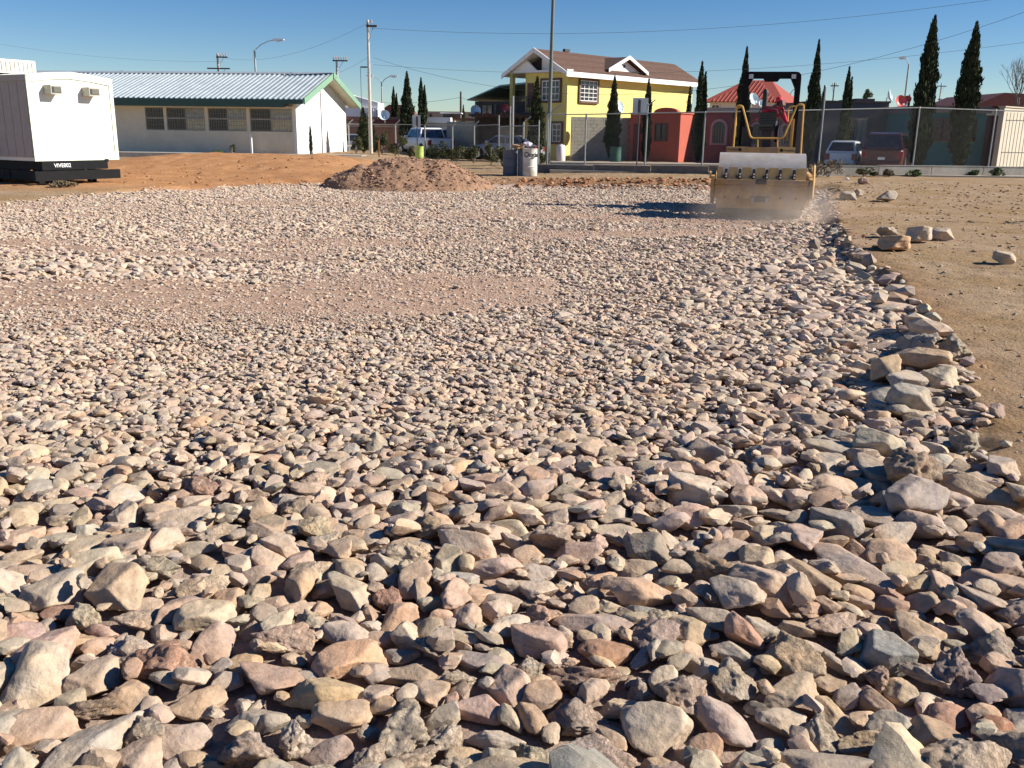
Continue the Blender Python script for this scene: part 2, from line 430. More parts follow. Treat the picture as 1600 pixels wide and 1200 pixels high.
def axis(lo, hi, st, far, k=1.35):
    a = list(np.arange(lo, hi + 1e-6, st)); s = st; p = hi
    while p < far: s = s * k; p += s; a.append(p)
    s = st; p = lo
    while p > -far: s = s * k; p -= s; a.insert(0, p)
    return np.array(a)
gx = np.unique(np.round(np.concatenate([axis(-17, 15, .11, 3000), np.arange(1.5, 7.5, .055)]), 3))
gy = np.unique(np.round(np.concatenate([axis(-1, 44, .13, 3000), np.arange(2, 20, .065)]), 3))
X, Y = np.meshgrid(gx, gy)
Z = ground_z(X, Y)
sd = poly_sd(X, Y)
inb = sstep(-.12, .15, sd + .25 * (fbm(X, Y, .5, 31) - .47))
red = np.exp(-((sd + .15) / (.35 + .8 * sstep(28, 31, Y))) ** 2) * (1 - inb * .6) * sstep(14, 4, np.abs(X)) * (.45 + .55 * sstep(27, 30, Y)) * np.clip(.2 + 1.6 * (fbm(X, Y, .9, 61) - .2), 0, 1)
orange = sstep(-3.5, -7.5, X) * sstep(24, 29, Y) * (1 - sstep(44, 50, Y)) * (1 - inb)
def grid_mesh(name, X, Y, Z, attrs, m):
    ny, nx = X.shape
    me = bpy.data.meshes.new(name)
    v = np.stack([X, Y, Z], -1).reshape(-1, 3)
    i = np.arange(ny * nx).reshape(ny, nx)
    q = np.stack([i[:-1, :-1], i[:-1, 1:], i[1:, 1:], i[1:, :-1]], -1).reshape(-1, 4)
    me.vertices.add(len(v)); me.vertices.foreach_set('co', v.ravel().astype(np.float32))
    me.loops.add(q.size); me.loops.foreach_set('vertex_index', q.ravel().astype(np.int32))
    me.polygons.add(len(q)); me.polygons.foreach_set('loop_start', np.arange(0, q.size, 4, dtype=np.int32))
    for k, a in attrs.items():
        at = me.attributes.new(k, 'FLOAT', 'POINT'); at.data.foreach_set('value', a.ravel().astype(np.float32))
    me.update(); me.validate(); me.shade_smooth(); me.materials.append(m)
    return me
def ground_material():
    m = bpy.data.materials.new('ground_soil'); m.use_nodes = True; t = m.node_tree; b = t.nodes['Principled BSDF']
    b.inputs['Roughness'].default_value = .97; b.inputs['Specular IOR Level'].default_value = .1
    g = NN(t, 'ShaderNodeNewGeometry')
    def noise_(sc, det=6, ro=.6):
        n = NN(t, 'ShaderNodeTexNoise'); n.inputs['Scale'].default_value = sc; n.inputs['Detail'].default_value = det; n.inputs['Roughness'].default_value = ro
        t.links.new(g.outputs['Position'], n.inputs['Vector']); return n.outputs['Fac']
    def ramp(f, p0, c0, p1, c1):
        cr = NN(t, 'ShaderNodeValToRGB'); e = cr.color_ramp.elements; e[0].position = p0; e[0].color = (*c0, 1); e[1].position = p1; e[1].color = (*c1, 1)
        t.links.new(f, cr.inputs[0]); return cr.outputs[0]
    def mix(f, a, bb):
        mc = NN(t, 'ShaderNodeMix', data_type='RGBA'); t.links.new(f, mc.inputs['Factor']); t.links.new(a, mc.inputs['A']); t.links.new(bb, mc.inputs['B']); return mc.outputs['Result']
    def attr(n): a = NN(t, 'ShaderNodeAttribute', attribute_name=n); return a.outputs['Fac']
    soil = ramp(noise_(1.3, 9, .75), .36, (.30, .205, .12), .64, (.42, .30, .19))
    patch = ramp(noise_(.55, 7, .7), .45, (0, 0, 0), .62, (1, 1, 1))
    olive = ramp(noise_(7, 6, .7), .3, (.24, .16, .07), .7, (.37, .24, .125))
    soil = mix(patch, soil, olive)
    org = ramp(noise_(1.5, 9, .75), .35, (.36, .17, .07), .66, (.5, .27, .13))
    soil = mix(attr('orange'), soil, org)
    redc = ramp(noise_(6, 7, .75), .3, (.17, .075, .035), .7, (.36, .18, .09))
    soil = mix(attr('red'), soil, redc)
    bed = ramp(noise_(9, 9, .8), .3, (.36, .26, .2), .7, (.52, .4, .32))
    fin = ramp(noise_(3, 9, .75), .34, (.40, .26, .18), .66, (.52, .36, .26))
    bedc = mix(attr('fines'), bed, fin)
    colr = mix(attr('bed'), soil, bedc)
    t.links.new(colr, b.inputs['Base Color'])
    n1 = noise_(11, 8, .75); bp = NN(t, 'ShaderNodeBump'); bp.inputs['Strength'].default_value = .8; bp.inputs['Distance'].default_value = .06
    t.links.new(n1, bp.inputs['Height'])
    v = NN(t, 'ShaderNodeTexVoronoi'); v.inputs['Scale'].default_value = 32; t.links.new(g.outputs['Position'], v.inputs['Vector'])
    bp2 = NN(t, 'ShaderNodeBump'); bp2.invert = True; bp2.inputs['Strength'].default_value = .45; bp2.inputs['Distance'].default_value = .02
    t.links.new(v.outputs['Distance'], bp2.inputs['Height']); t.links.new(bp.outputs[0], bp2.inputs['Normal'])
    t.links.new(bp2.outputs[0], b.inputs['Normal'])
    return m
ground = tag(link('ground', grid_mesh('ground', X, Y, Z, dict(bed=inb, red=np.clip(red, 0, 1), orange=orange, fines=fines(X, Y) * inb), ground_material())), kind='structure')
def gz(x, y): return float(ground_z(np.array([x]), np.array([y]))[0])

# road and pavements behind the fence
tag(MB().b2((2, 43.6, .0), (70, 51.4, .06)).build('road', M['asphalt']), kind='structure')
tag(MB().b2((2, 51.403, .0), (70, 53.6, .17)).build('pavement', M['pavement']), kind='structure')
tag(MB().b2((1.5, 40.6, .0), (45, 43.597, .165)).build('pavement', M['pavement']), kind='structure')

# ------------------------------------------------------------------ stones
def rock_shape(seed, sub, rough=False):
    rs = np.random.default_rng(seed)
    bm = bmesh.new(); bmesh.ops.create_icosphere(bm, subdivisions=sub, radius=1)
    v = np.array([p.co[:] for p in bm.verts]); f = np.array([[q.index for q in fc.verts] for fc in bm.faces]); bm.free()
    v /= np.linalg.norm(v, axis=1)[:, None]
    n = rs.normal(size=(rs.integers(10, 18), 3)); n /= np.linalg.norm(n, axis=1)[:, None]
    h = rs.uniform(.6, 1.0, len(n)); p = rs.choice([12, 18, 28, 40])
    d = np.maximum(0, v @ n.T) / h
    r = 1 / np.power((d ** p).sum(1) + 1e-6, 1 / p)
    r = np.clip(r, .3, 1.35)
    v = v * r[:, None]
    if sub >= 3:
        off = Vector(rs.uniform(-50, 50, 3)); a = .22 if rough else .075
        k = np.array([noise.fractal(Vector(q) * 1.5 + off, 1.0, 2.0, 2) for q in v])
        v = v * (1 + a * k)[:, None]
        if sub >= 4:
            k = np.array([noise.fractal(Vector(q) * (3.4 if rough else 4) + off, .65, 2.3, 5) for q in v])
            k2 = np.array([abs(noise.noise(Vector(q) * 2.3 - off)) for q in v]) if rough else 0
            v = v * (1 + (.075 if rough else .03) * k - (.16 * k2 if rough else 0))[:, None]
    v -= v.mean(0); e = np.abs(v).max(0); v /= e
    return v, f
NV = 26
def is_rough(i): return i >= 18
def mesh_from(name, v, f, m, smooth=True, tint=None, flat=None):
    me = bpy.data.meshes.new(name)
    me.vertices.add(len(v)); me.vertices.foreach_set('co', v.ravel().astype(np.float32))
    me.loops.add(f.size); me.loops.foreach_set('vertex_index', f.ravel().astype(np.int32))
    me.polygons.add(len(f)); me.polygons.foreach_set('loop_start', np.arange(0, f.size, 3, dtype=np.int32))
    if tint is not None:
        at = me.attributes.new('tint', 'FLOAT_VECTOR', 'POINT'); at.data.foreach_set('vector', tint.ravel().astype(np.float32))
    me.update()
    if smooth: me.shade_smooth()
    else: me.shade_flat()
    if smooth == 'sharp': me.set_sharp_from_angle(angle=R(26))
    me.materials.append(m)
    return me
M['rock_obj'] = rock_mat('rock', 'OBJECT', False)
M['rock_obj_rough'] = rock_mat('crusted_rock', 'OBJECT', True)
M['rock_vtx'] = rock_mat('rock_loose', 'GEOMETRY', False)
M['rock_far'] = rock_mat('rock_distant', 'GEOMETRY', False, near=False)
hi_shapes = [rock_shape(100 + i, 5, is_rough(i)) for i in range(NV)]
hi_meshes = [mesh_from('stone', v, f, M['rock_obj_rough'] if is_rough(i) else M['rock_obj']) for i, (v, f) in enumerate(hi_shapes)]
md_shapes = [rock_shape(100 + i, 3, is_rough(i)) for i in range(NV)]
lo_shapes = [rock_shape(100 + i, 2, is_rough(i)) for i in range(NV)]
ll_shapes = [rock_shape(100 + i, 1, False) for i in range(NV)]

TINTS = {'T': (.43, .31, .215), 'P': (.48, .39, .30), 'K': (.43, .30, .235), 'G': (.36, .32, .27), 'D': (.17, .155, .14), 'R': (.29, .135, .085),
         'M': (.32, .25, .22), 'O': (.5, .33, .2), 'W': (.52, .44, .355), 'B': (.31, .2, .135), 'S': (.25, .25, .235), 'H': (.40, .335, .27)}
TK = 'TTTTTTTTTTPPPPPHHHHHHHHKKKKGGGMMMBBBDOOSR'
def depth_of(p): return (Vector(p) - C0).dot(fw)
def dsize(x, y):
    """typical stone diameter"""
    x = np.asarray(x, float); y = np.asarray(y, float)
    d = np.interp(y, [0, 2.2, 3.2, 4.2, 5.2, 7, 10, 16, 40], [.160, .158, .135, .104, .076, .058, .055, .066, .075])
    redge = np.interp(y, [p[1] for p in right_edge[::-1]], [p[0] for p in right_edge[::-1]])
    rr = sstep(3.2, .6, redge - x)
    d = d + .03 * sstep(-2.5, -5, x) * sstep(9, 11, y) * sstep(16, 13, y)
    d = d + rr * np.interp(y, [0, 3, 5, 9, 14, 22, 30], [.01, .03, .06, .07, .055, .015, 0])
    d = d * (1 + .7 * (fbm(x, y, 1.6, 15) - .47))
    return d * (1 - .35 * fines(x, y))

# the stones that can be recognised in the photograph: x, y, width, height, tilt (image), tint, rough, label
HAND = [
 (52,1058,116,104,0,'P',0,'biggest pale grey rounded stone at the left edge, low in the foreground'),
 (76,922,108,62,5,'P',0,'broad flat pale cream stone in the left foreground above the rust red one'),
 (92,946,62,34,-10,'R',0,'small rust red stone among the tan ones at far left'),
 (128,1150,205,72,24,'G',0,'long pale grey slab lying slantwise in the bottom left corner'),
 (60,1122,122,62,8,'T',0,'lumpy brown stone between the biggest grey stone and the long grey slab'),
 (208,1008,122,58,-6,'W',1,'whitish crusted stone in the left foreground right of the big grey one'),
 (140,1055,98,56,14,'T',0,'smooth tan stone right beside the biggest grey stone'),
 (190,1076,96,58,-12,'O',0,'warm orange tan rounded stone above the long grey slab'),
 (316,1078,108,48,0,'T',0,'flat tan stone above the grey lump in the left foreground'),
 (335,997,110,62,14,'K',0,'large pinkish stone with a sloping flat top, left foreground'),
 (290,1138,112,54,-8,'H',0,'grey and cream oblong stone right of the long grey slab'),
 (395,1104,96,46,6,'S',0,'bluish grey jagged stone beside the brown rectangular one'),
 (207,1176,92,70,8,'T',0,'tan blocky stone at the bottom edge beside the long grey slab'),
 (378,1165,86,86,20,'M',1,'mauve craggy stone at the bottom edge, left of centre'),
 (118,985,76,38,0,'T',0,None),(160,975,50,34,0,'K',0,None),(28,985,74,58,0,'K',0,None),(255,975,45,40,30,'T',0,None),(222,935,60,40,0,'K',0,None),(355,925,60,46,0,'O',0,None),
 (385,1025,64,50,30,'O',0,None),(160,1180,60,40,0,'T',0,None),(350,1050,60,40,20,'G',0,None),
 (486,965,78,52,0,'P',1,'round cream crusted stone in the foreground left of centre'),
 (500,1066,128,66,0,'O',0,'large tan rectangular stone in the foreground left of centre'),
 (536,1100,112,62,6,'T',0,'smooth rounded tan grey stone lying against the rectangular one'),
 (546,1016,118,56,16,'O',0,'long sandy stone behind the large rectangular tan stone'),
 (520,1152,92,46,-4,'M',0,'mauve oval pebble-studded stone near the bottom edge'),
 (458,1140,66,66,0,'W',1,'knobbly cream stone left of the mauve oval one'),
 (630,1128,112,84,30,'P',1,'crumbly cream stone with a peak, bottom centre left'),
 (626,1180,136,58,6,'H',1,'rough pale stone cut by the bottom edge, left of centre'),
 (642,1036,88,38,0,'B',0,'brownish flat stone with a red chip below it, centre foreground'),
 (752,1090,88,52,0,'K',0,'rounded pale pink stone in the centre foreground'),
 (772,1132,98,38,-4,'P',0,'cream oblong stone with a crack under the pale pink one'),
 (726,948,52,62,0,'K',0,'egg-shaped pinkish stone standing upright in the centre foreground'),
 (674,996,62,54,0,'M',1,None),(742,1012,92,38,-10,'M',0,None),(716,1042,72,38,-8,'G',1,None),(622,952,72,46,10,'O',0,None),(592,980,58,32,0,'T',0,None),
 (725,1166,62,46,0,'T',0,None),(778,1172,62,64,20,'G',0,None),(500,1188,92,46,0,'G',1,None),(458,1010,34,48,20,'T',0,None),(575,945,44,36,0,'B',1,None),(690,1000,50,40,-30,'G',0,None),
 (926,957,128,42,-6,'K',0,'long tan stone with a waist, pointing at the slate grey one'),
 (1004,943,60,36,4,'S',0,'slate blue grey stone in the centre right foreground'),
 (1018,985,86,76,0,'M',1,'dark mauve crusted block under the slate grey stone'),
 (1078,974,72,54,-18,'T',0,'smooth tan stone right of the dark mauve block'),
 (950,1010,80,60,-20,'R',0,'salmon red stone with a flat face, centre right foreground'),
 (912,1046,116,56,-8,'B',1,'brown sausage-shaped stone with a crumbling underside'),
 (1042,1048,54,72,0,'P',0,None),(1002,1064,52,48,0,'M',1,None),
 (1032,1128,116,88,-14,'P',0,'pale cream star-shaped slab near the bottom, right of centre'),
 (1130,1113,108,72,4,'H',0,'broad tan grey slab right of the star-shaped pale one'),
 (900,1106,118,64,-14,'M',1,'mauve pebbly stone left of the star-shaped pale slab'),
 (930,1168,124,74,-18,'P',1,'bumpy cream stone at the bottom edge left of the star-shaped slab'),
 (842,972,68,48,0,'M',1,None),(830,1030,55,50,0,'H',1,None),(866,1012,50,40,20,'W',1,None),
 (1180,966,82,50,0,'H',0,'rounded grey tan stone in the right centre foreground'),
 (1150,1006,78,40,-16,'G',0,None),(1108,1156,68,56,0,'B',0,None),(832,1108,56,56,0,'B',0,None),(1036,1184,72,44,0,'T',0,None),(865,1128,36,50,0,'P',0,None),(1100,1070,60,40,40,'K',0,None),
 (1170,1180,70,52,-20,'G',0,None),(1110,1030,48,40,0,'P',0,None),
 (1258,898,132,60,-14,'B',0,'large brown stone sloping down to the right, right foreground'),
 (1330,876,172,46,-22,'H',0,'very long tan ridge-like stone lying slantwise in the right foreground'),
 (1345,852,78,36,-14,'B',0,None),
 (1385,1010,94,70,-10,'S',0,'dark greenish grey triangular stone in the right foreground'),
 (1466,1147,108,80,-4,'B',0,'largest brown rounded boulder in the bottom right corner area'),
 (1492,1042,88,88,0,'M',1,'dark pitted conglomerate boulder in the right foreground'),
 (1556,1008,104,72,-8,'M',1,'mauve crusted boulder near the right edge above the bottom corner'),
 (1566,908,124,54,8,'T',0,'broad tan stone at the right edge with a smooth domed top'),
 (1306,1100,92,40,-30,'T',0,'narrow tan stone slanting down, right of the bottom centre'),
 (1370,1078,74,46,-12,'B',0,None),
 (1394,1124,58,64,-30,'H',0,None),(1228,1108,84,48,-6,'P',0,'pale flat stone beside the narrow slanting tan one'),
 (1318,1182,58,48,0,'P',0,None),(1592,1118,66,78,0,'G',0,None),(1412,1062,52,46,-20,'T',0,None),(1297,1050,70,36,-4,'B',0,None),(1450,1085,34,50,0,'P',0,None),(1540,1100,60,44,-30,'T',0,None),
 (1428,1180,86,42,-20,'G',0,None),(1270,1000,72,34,-14,'P',0,None),(1360,968,76,30,-6,'P',0,None),(1440,925,60,40,-20,'T',0,None),(1475,895,62,30,-10,'P',0,None),
 (1486,556,66,54,0,'H',1,'big knobbly boulder on the soil side of the rubble edge, upper right'),
 (1464,600,60,52,10,'P',0,'cream boulder split by shadow just below the knobbly one at the rubble edge'),
 (1376,616,86,40,-6,'G',0,'grey crusted stone inside the rubble, left of the edge boulders'),
 (1300,698,114,50,4,'H',0,'large pale tan stone in the rubble, right of centre, with a smooth flat top'),
 (1268,652,74,32,-10,'K',0,'pale pink wedge stone just above the large pale tan one'),
 (1430,740,88,42,-12,'G',0,'grey brown flat stone left of the biggest edge boulder'),
 (1520,776,146,66,-6,'T',0,'biggest tan boulder at the rubble edge near the right side'),
 (1460,716,60,42,-10,'P',0,'cream rounded stone above the biggest tan boulder at the rubble edge'),
 (1476,670,62,36,-8,'M',1,'dark mauve crumbly stone on the rubble edge'),
 (1482,692,52,34,0,'P',0,None),(1400,774,92,42,-6,'H',0,None),(1388,538,74,24,0,'K',0,'flat pink slab near the rubble edge left of the knobbly boulder'),
 (1412,542,48,22,6,'P',0,None),(1390,592,74,38,0,'M',1,None),(1392,484,76,32,-4,'P',0,'pale slab on the rubble edge casting a dark shadow'),
 (1388,512,26,36,0,'T',0,None),(1424,504,42,30,0,'M',1,None),(1394,452,48,24,6,'P',0,None),(1340,420,40,20,0,'H',0,None),(1300,425,42,22,0,'P',0,None),(1430,600,50,26,-8,'G',0,None),
 (303,652,54,28,-4,'O',0,'single smooth orange tan cobble standing out among small stones, left middle'),
 (136,848,88,46,8,'T',0,'smooth tan oval stone in the left middle foreground'),(193,880,58,78,0,'G',0,'grey tan upright wedge stone right of the smooth oval one'),
 (302,776,72,34,6,'P',0,'pale pinkish oblong stone in the left middle'),(196,756,60,26,-4,'P',0,None),(86,776,70,28,4,'H',0,None),
 (784,762,78,40,-4,'O',0,'sandy oval boulder among smaller stones in the middle'),(690,810,60,42,-8,'O',0,'round sandy stone with a dark cleft in the middle'),
 (585,770,56,34,0,'H',0,None),(620,750,50,28,0,'T',0,None),(676,772,48,36,0,'B',0,None),(870,800,56,40,-20,'H',0,None),(1080,790,80,36,-14,'H',0,'flat tan grey stone in the centre right middle distance'),
 (1000,880,90,44,-14,'T',0,None),(900,850,80,38,-10,'K',0,None),(840,885,60,40,-20,'G',0,None),(1110,665,60,26,-6,'P',0,None),(1140,880,60,40,-10,'B',0,None),(1090,905,40,34,0,'W',0,None),
 (350,790,50,30,10,'G',0,None),(470,862,64,36,10,'K',0,None),(510,905,62,40,4,'T',0,None),(430,930,52,36,0,'T',0,None),(290,900,60,34,10,'H',0,None),(12,905,60,60,0,'W',0,None),
]
ZB = lambda x, y: ground_z(x, y)
placed = []      # x,y,z,a,b,c,rz,variant,tint,label,hand
def make_field(x0, x1, y0, y1, res):
    nx, ny = int((x1 - x0) / res) + 1, int((y1 - y0) / res) + 1
    XX, YY = np.meshgrid(x0 + np.arange(nx) * res, y0 + np.arange(ny) * res)
    return dict(x0=x0, y0=y0, res=res, nx=nx, ny=ny, H=ground_z(XX, YY), B=np.zeros((ny, nx), bool))
def drop(F, x, y, a, b, c, rz, sink=.72, block=True, bk=.6):
    res = F['res']; r = max(a, b)
    i0 = int((x - r - F['x0']) / res); i1 = int((x + r - F['x0']) / res) + 2
    j0 = int((y - r - F['y0']) / res); j1 = int((y + r - F['y0']) / res) + 2
    if i0 < 0 or j0 < 0 or i1 >= F['nx'] or j1 >= F['ny']: return None
    xs = F['x0'] + np.arange(i0, i1) * res - x; ys = (F['y0'] + np.arange(j0, j1) * res - y)[:, None]
    cs, sn = math.cos(rz), math.sin(rz)
    e = ((xs * cs + ys * sn) / a) ** 2 + ((-xs * sn + ys * cs) / b) ** 2
    ins = e < 1
    Hs = F['H'][j0:j1, i0:i1]
    hh = Hs[ins]
    if len(hh) == 0: hh = Hs[:1, :1]
    z = float(hh.mean()) + c * sink
    F['H'][j0:j1, i0:i1] = np.where(ins, np.maximum(Hs, z + c * np.sqrt(np.clip(1 - e, 0, 1)) * .92), Hs)
    if block: F['B'][j0:j1, i0:i1] |= e < bk
    return z
near = make_field(-9, 7, -1.2, 9.6, .018)
far = make_field(-24, 13, 8.6, 36, .04)
def variant(rough=None):
    if rough is None: rough = random.random() < .26
    return random.randrange(18, NV) if rough else random.randrange(0, 18)
def jit(t, s=.12):
    k = random.uniform(1 - s, 1 + s); return tuple(max(.02, c * k * random.uniform(.96, 1.04)) for c in t)
for px, py, wp, hp, ang, tk, ro, lab in HAND:
    p = G(px, py, 0); b0 = gz(p.x, p.y); p = G(px, py, b0 + .07); dep = depth_of(p)
    a = wp / 2 * dep / FPX; hh = hp / 2 * dep / FPX
    th = math.atan2(CAMH - p.z, math.hypot(p.x, p.y))
    b = hh / math.sqrt(math.sin(th) ** 2 + .40 * math.cos(th) ** 2); c = .63 * b
    b = min(b, a * 1.35); c = min(c, a * .8)
    az = -math.atan2(p.x, p.y)
    aw = math.atan2(math.sin(R(ang)) / max(.35, math.sin(th)), math.cos(R(ang))) + az
    F = near if p.y < 9.2 else far
    z = drop(F, p.x, p.y, a, b, c, aw, .62, True, .7)
    if z is None: continue
    tt = tuple(q_ * .72 + w_ * .28 for q_, w_ in zip(TINTS[tk], (.46, .365, .28)))
    placed.append([p.x, p.y, z, a * 1.06, b * 1.03, c, aw, variant(bool(ro)), jit(tt, .05), lab, True])
def scatter(F, ylo, yhi, mult, mj, dens, asp=(1.25, .98, .58), sink=.72, block=True, keep_fines=.3, wedge=1.6, bk=.6):
    st = .5; y = ylo
    while y < yhi:
        y2 = min(y + st, yhi); hw = .60 * y2 + wedge; A = (y2 - y) * 2 * hw
        dm = float(dsize(np.linspace(-hw, hw, 40), np.full(40, (y + y2) / 2)).min()) * mult
        n = int(A * dens / dm ** 2)
        xs = rng.uniform(-hw, hw, n); ys = rng.uniform(y, y2, n); ds = dsize(xs, ys) * mult
        ok = (rng.random(n) < (dm / ds) ** 2) & (poly_sd(xs, ys) + .55 * (fbm(xs, ys, .8, 71) - .47) > rng.uniform(-.12, .1, n))
        ff = sstep(.1, .75, fines(xs, ys)); ok &= rng.random(n) < np.where(ff > .97, keep_fines * .3, (1 - (1 - keep_fines) * ff) ** 2)
        # the pile and the roller's drum keep their place free
        ok &= np.hypot((xs + 3.6) / 3.0, (ys - 33.5) / 2.2) > 1
        for x, yy, d in zip(xs[ok].tolist(), ys[ok].tolist(), ds[ok].tolist()):
            i = int((x - F['x0']) / F['res']); j = int((yy - F['y0']) / F['res'])
            if i < 0 or j < 0 or i >= F['nx'] or j >= F['ny'] or F['B'][j, i]: continue
            s = d / 2 * math.exp(random.gauss(0, mj))
            a = s * asp[0] * random.uniform(.85, 1.3); b = s * asp[1] * random.uniform(.8, 1.1); c = min(b, s * asp[2] * random.uniform(.7, 1.2))
            rz = random.uniform(0, math.pi)
            if block:   # sample the rim too
                bad = 0
                for q in (0, math.pi / 2, math.pi, -math.pi / 2):
                    rr = (a if q in (0, math.pi) else b) * .55
                    ii = int((x + rr * math.cos(q + rz) - F['x0']) / F['res']); jj = int((yy + rr * math.sin(q + rz) - F['y0']) / F['res'])
                    if 0 <= ii < F['nx'] and 0 <= jj < F['ny'] and F['B'][jj, ii]: bad += 1
                if bad: continue
            z = drop(F, x, yy, a, b, c, rz, sink, block, bk)
            if z is None: continue
            fz = float(0)
            placed.append([x, yy, z, a, b, c, rz, variant(), None, None, False])
        y = y2
scatter(near, -.9, 9.0, 1.5, .10, .42, bk=.55, keep_fines=.04)
scatter(near, -.9, 9.0, 1.15, .2, 2.2, bk=.55, keep_fines=.08)
scatter(near, -.9, 9.0, .76, .22, 3.6, bk=.55, sink=.6, keep_fines=.2)
scatter(near, -.9, 9.0, .46, .28, 2.6, bk=.6, sink=.6, keep_fines=.5)
scatter(far, 9.0, 20, 1.9, .25, .07, sink=.45, keep_fines=.03)
scatter(far, 9.0, 34.5, 1.15, .24, 1.3, sink=.5, bk=.55, keep_fines=.08)
scatter(far, 9.0, 24, .72, .25, 1.7, sink=.5, keep_fines=.25, bk=.6)
scatter(far, 24, 34.5, .8, .25, 1.3, sink=.5, keep_fines=.3, bk=.6)
TINT_EDGE = 'PPHHTGM'
def edge_stones():
    pts = right_edge[::-1]
    for k in range(46):
        y = 3.6 + 15 * (k / 45) ** 1.2 + random.uniform(-.12, .12); xe = float(np.interp(y, [p[1] for p in pts], [p[0] for p in pts]))
        x = xe - random.uniform(-.16, .55); s_ = random.uniform(.085, .17) * float(np.interp(y, [3, 8, 18], [1, .95, .8]))
        F = near if y < 8.9 else far
        i = int((x - F['x0']) / F['res']); j = int((y - F['y0']) / F['res'])
        if F['B'][j, i] and random.random() < .5: continue
        a, b, c = s_ * random.uniform(1.0, 1.5), s_, s_ * random.uniform(.6, .85); rz = random.uniform(0, 3.1)
        z = drop(F, x, y, a, b, c, rz, .5, False)
        if z is not None: placed.append([x, y, z, a, b, c, rz, variant(), jit(TINTS[random.choice(TINT_EDGE)], .08), None, False])
edge_stones()
# tints of the scattered stones: more dusty and even with distance
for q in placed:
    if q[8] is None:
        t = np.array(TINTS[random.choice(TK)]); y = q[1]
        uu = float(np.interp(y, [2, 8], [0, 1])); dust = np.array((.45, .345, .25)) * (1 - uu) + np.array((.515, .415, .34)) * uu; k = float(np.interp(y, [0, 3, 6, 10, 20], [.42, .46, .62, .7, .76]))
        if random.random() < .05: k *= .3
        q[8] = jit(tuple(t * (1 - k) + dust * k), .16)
# rank by size in the picture
def in_frame(q):
    v = Vector(q[:3]) - C0; z = v.dot(fw)
    if z < .3: return False
    return abs(v.dot(rt) / z) < .57 and abs(v.dot(up) / z) < .43
ranked = sorted([i for i, q in enumerate(placed) if in_frame(q)], key=lambda i: -(placed[i][3] + placed[i][4]) / depth_of(placed[i][:3]))
labelled = [i for i, q in enumerate(placed) if q[9]]
lab_set = set(labelled)
solo = [i for i in ranked if i not in lab_set][:300 - len(labelled)]
solo_set = set(solo)
bed = tag(link('stone_bed', None), kind='structure')
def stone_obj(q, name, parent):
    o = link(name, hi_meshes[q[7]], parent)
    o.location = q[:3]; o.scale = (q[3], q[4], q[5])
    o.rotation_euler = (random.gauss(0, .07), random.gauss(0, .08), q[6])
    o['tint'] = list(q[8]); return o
for i in labelled:
    q = placed[i]
    o = stone_obj(q, 'stone', None); tag(o, q[9], 'stone', 'large stones of the rubble bed')
for i in solo: stone_obj(placed[i], 'stone', bed)
def join_stones(idx, shapes, m, name, parent, smooth):
    groups = {}
    for i in idx: groups.setdefault(placed[i][7], []).append(i)
    VV, FF, TT = [], [], []; off = 0
    for k, ids in groups.items():
        v, f = shapes[k]; n = len(ids)
        P = np.array([placed[i][:3] for i in ids]); S = np.array([placed[i][3:6] for i in ids]); rz = np.array([placed[i][6] for i in ids])
        T = np.array([placed[i][8] for i in ids])
        loc = v[None] * S[:, None, :]
        tx = rng.normal(0, .14, n); ty = rng.normal(0, .14, n)
        c, s = np.cos(tx)[:, None], np.sin(tx)[:, None]
        loc = np.stack([loc[..., 0], loc[..., 1] * c - loc[..., 2] * s, loc[..., 1] * s + loc[..., 2] * c], -1)
        c, s = np.cos(ty)[:, None], np.sin(ty)[:, None]
        loc = np.stack([loc[..., 0] * c + loc[..., 2] * s, loc[..., 1], -loc[..., 0] * s + loc[..., 2] * c], -1)
        c, s = np.cos(rz)[:, None], np.sin(rz)[:, None]
        loc = np.stack([loc[..., 0] * c - loc[..., 1] * s, loc[..., 0] * s + loc[..., 1] * c, loc[..., 2]], -1) + P[:, None, :]
        VV.append(loc.reshape(-1, 3)); FF.append((f[None] + (np.arange(n) * len(v))[:, None, None]).reshape(-1, 3) + off)
        TT.append(np.repeat(T, len(v), 0)); off += n * len(v)
    if not VV: return None
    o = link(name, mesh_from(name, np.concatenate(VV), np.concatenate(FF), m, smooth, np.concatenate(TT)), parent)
    return o
rest = [i for i in range(len(placed)) if i not in lab_set and i not in solo_set]
A_ = [i for i in rest if placed[i][3] / max(.5, depth_of(placed[i][:3])) > .011 and placed[i][1] < 6.5]
As = set(A_)
B_ = [i for i in rest if i not in As and placed[i][1] < 9.5]
Bs = set(B_)
C_ = [i for i in rest if i not in As and i not in Bs]
tag(join_stones(A_, md_shapes, M['rock_vtx'], 'rubble', bed, 'sharp'), kind='stuff')
tag(join_stones(B_, lo_shapes, M['rock_vtx'], 'rubble', bed, False), kind='stuff')
tag(join_stones(C_, ll_shapes, M['rock_far'], 'rubble', bed, False), kind='stuff')
print('stones', len(placed), 'near', len(A_), 'mid', len(B_), 'far', len(C_), 'labelled', len(labelled))

